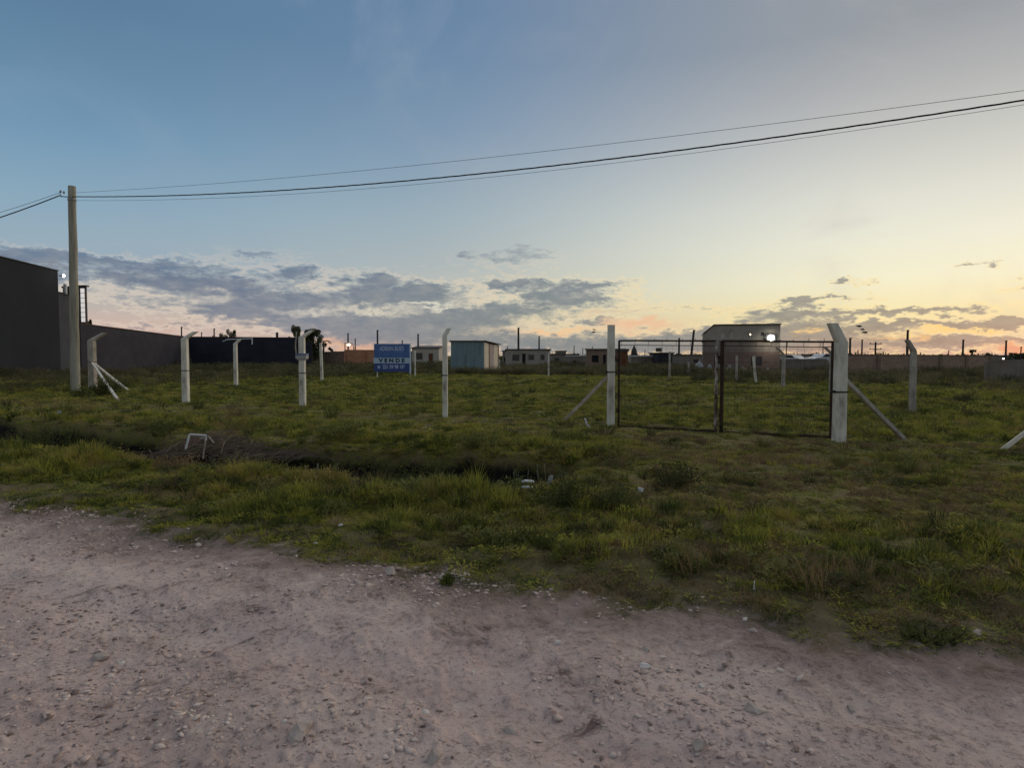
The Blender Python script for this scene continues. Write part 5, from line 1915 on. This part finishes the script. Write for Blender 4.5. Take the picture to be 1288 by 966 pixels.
def q3(px, py, dy=0.0):
    return P(px, py, g2.y + dy) - fr.location


A_, B_, C_, D_ = q3(233.5, 565), q3(238.5, 546.5, .05), q3(259.5, 548, .12), q3(255, 577, .05)
MB().tube([A_, A_.lerp(B_, .5), B_], .016, 6).build('side_bar', M['offwhite'], fr)
MB().tube([B_, B_.lerp(C_, .5), C_], .016, 6).build('top_bar', M['offwhite'], fr)
MB().tube([C_, C_.lerp(D_, .22)], .016, 6).build('side_bar', M['offwhite'], fr)
MB().tube([C_.lerp(D_, .22), D_], .012, 6).build('side_bar', M['post_grey'], fr)
MB().tube([q3(262, 549, .2), q3(269, 557, .2)], .012, 5).build('broken_bar', M['post_grey'], fr)
MB().tube([q3(252, 551.5, .14), q3(258, 551, .14)], .013, 5).build('cross_piece', M['bag'], fr)


def scrap(px, py, pts_, label, mat='offwhite', name='litter', th=.012, lift=.03, z=None):
    g = G(px, py)
    o_ = empty(name, (g.x, g.y, 0), label, 'litter')
    zz = (tz(g.x, g.y) if z is None else z) + lift
    o_.location.z = zz
    s = g.y / FPX
    top = [Vector(((x - px) * s, (random.random() - .5) * .03, (py - y) * s)) for x, y in pts_]
    n_ = len(top)
    vs_ = [t for t in top] + [t + Vector((0, th, th * .3)) for t in top]
    fs_ = [tuple(range(n_)), tuple(range(2 * n_ - 1, n_ - 1, -1))] + [(i, i + n_, (i + 1) % n_ + n_, (i + 1) % n_) for i in range(n_)]
    MB().add(vs_, fs_).build('sheet', M[mat], o_)
    return o_


scrap(664, 614, [(656, 613), (660, 611), (668, 611.5), (672, 613), (666, 614)], 'white flattened bottle at the ditch, upper of the two white strips', lift=.10, th=.05)
scrap(665, 621, [(656, 620), (664, 619.5), (675, 621.5), (676, 623), (666, 622), (657, 621)], 'long thin white strip on the bank, below the flattened bottle', lift=.10, th=.03)
scrap(691, 620, [(688, 621), (690, 610), (692, 608), (696, 609), (695, 614), (691, 622)], 'greyish torn plastic standing up right of the two white strips', 'bag', lift=.08)
scrap(678, 603, [(676, 604), (676, 602), (679, 601.5), (680, 603.5)], 'tiny white scrap over the dark ditch water end', lift=.16)
scrap(806, 627, [(801, 627), (802, 623), (806, 624), (810, 625), (808, 629)], 'crumpled white paper in the grass right of the ditch end', lift=.08)
scrap(738, 543, [(735, 530), (737, 531), (742, 541), (741.5, 543), (738.5, 543)], 'short white board sticking up in grass left of the gate', lift=.02, name='broken_board', th=.04)
scrap(73, 528, [(71, 529), (72, 525), (76, 525), (77, 529)], 'small pale scrap in the dark weeds at the far left', 'bag', lift=.12)
scrap(3, 590, [(1, 590), (2, 588), (5, 588), (5, 591)], 'small white scrap in the grass at the very left edge', lift=.07)
scrap(387, 625, [(385, 625), (387, 622.5), (390, 624), (388, 626)], 'white paper dot in the green clump left of the ditch water', lift=.10)
scrap(623, 597, [(621, 598), (622, 596), (624.5, 596), (625, 598)], 'tiny pale scrap on the far lip of the black ditch', lift=.10)
scrap(949, 745, [(948, 748), (948.5, 738), (950, 737), (950.5, 748)], 'thin white stalk of plastic upright in the verge grass', lift=.02)
scrap(428, 667, [(425, 667), (428, 665.5), (431, 667), (428, 668)], 'white fleck in the short grass below the ditch', lift=.03)
scrap(395, 683, [(393, 683), (396, 682), (399, 683.5), (396, 684)], 'white fleck near the road edge left of centre', lift=.03)


# ------------------------------------------------------------------ birds
def bird(px, py, Y, label, roll=0.0, s=1.0):
    c_ = P(px, py, Y)
    o_ = empty('flying_bird', tuple(c_), label, 'bird')
    o_.rotation_euler = (0, roll, 0)
    MB().tube([(-.34 * s, 0, 0), (-.2 * s, 0, .01), (0, 0, 0), (.2 * s, 0, .02), (.32 * s, 0, .04 * s), (.42 * s, 0, .02)],
              [.01, .06 * s, .10 * s, .08 * s, .05 * s, .008], 8).build('body', M['bird'], o_, smooth=True)
    for sg_ in (-1, 1):
        MB().add([(-.12 * s, 0, .03), (.14 * s, 0, .03), (.05 * s, sg_ * .35 * s, .16 * s), (-.12 * s, sg_ * .62 * s, .10 * s), (-.16 * s, sg_ * .3 * s, .12 * s),
                  (-.12 * s, 0, .015), (.14 * s, 0, .015), (.05 * s, sg_ * .35 * s, .145 * s), (-.12 * s, sg_ * .62 * s, .092 * s), (-.16 * s, sg_ * .3 * s, .105 * s)],
                 [(0, 1, 2, 3, 4), (9, 8, 7, 6, 5), (0, 5, 6, 1), (1, 6, 7, 2), (2, 7, 8, 3), (3, 8, 9, 4), (4, 9, 5, 0)]).build('wing', M['bird'], o_)
    return o_


bird(1080.5, 410.5, 58, 'highest of the three dark birds flying right of the cranked gate post', .1, .75)
bird(1084.5, 414.5, 58, 'middle one of the three dark birds flying right of the cranked gate post', .25, .62)
bird(1088, 418.3, 58, 'lowest of the three dark birds flying right of the cranked gate post', .1, .75)
bird(747, 414.8, 60, 'higher of two dark birds flying left of the gate', .1, .5)
bird(746.5, 418, 60, 'lower of two dark birds flying left of the gate', -.1, .6)
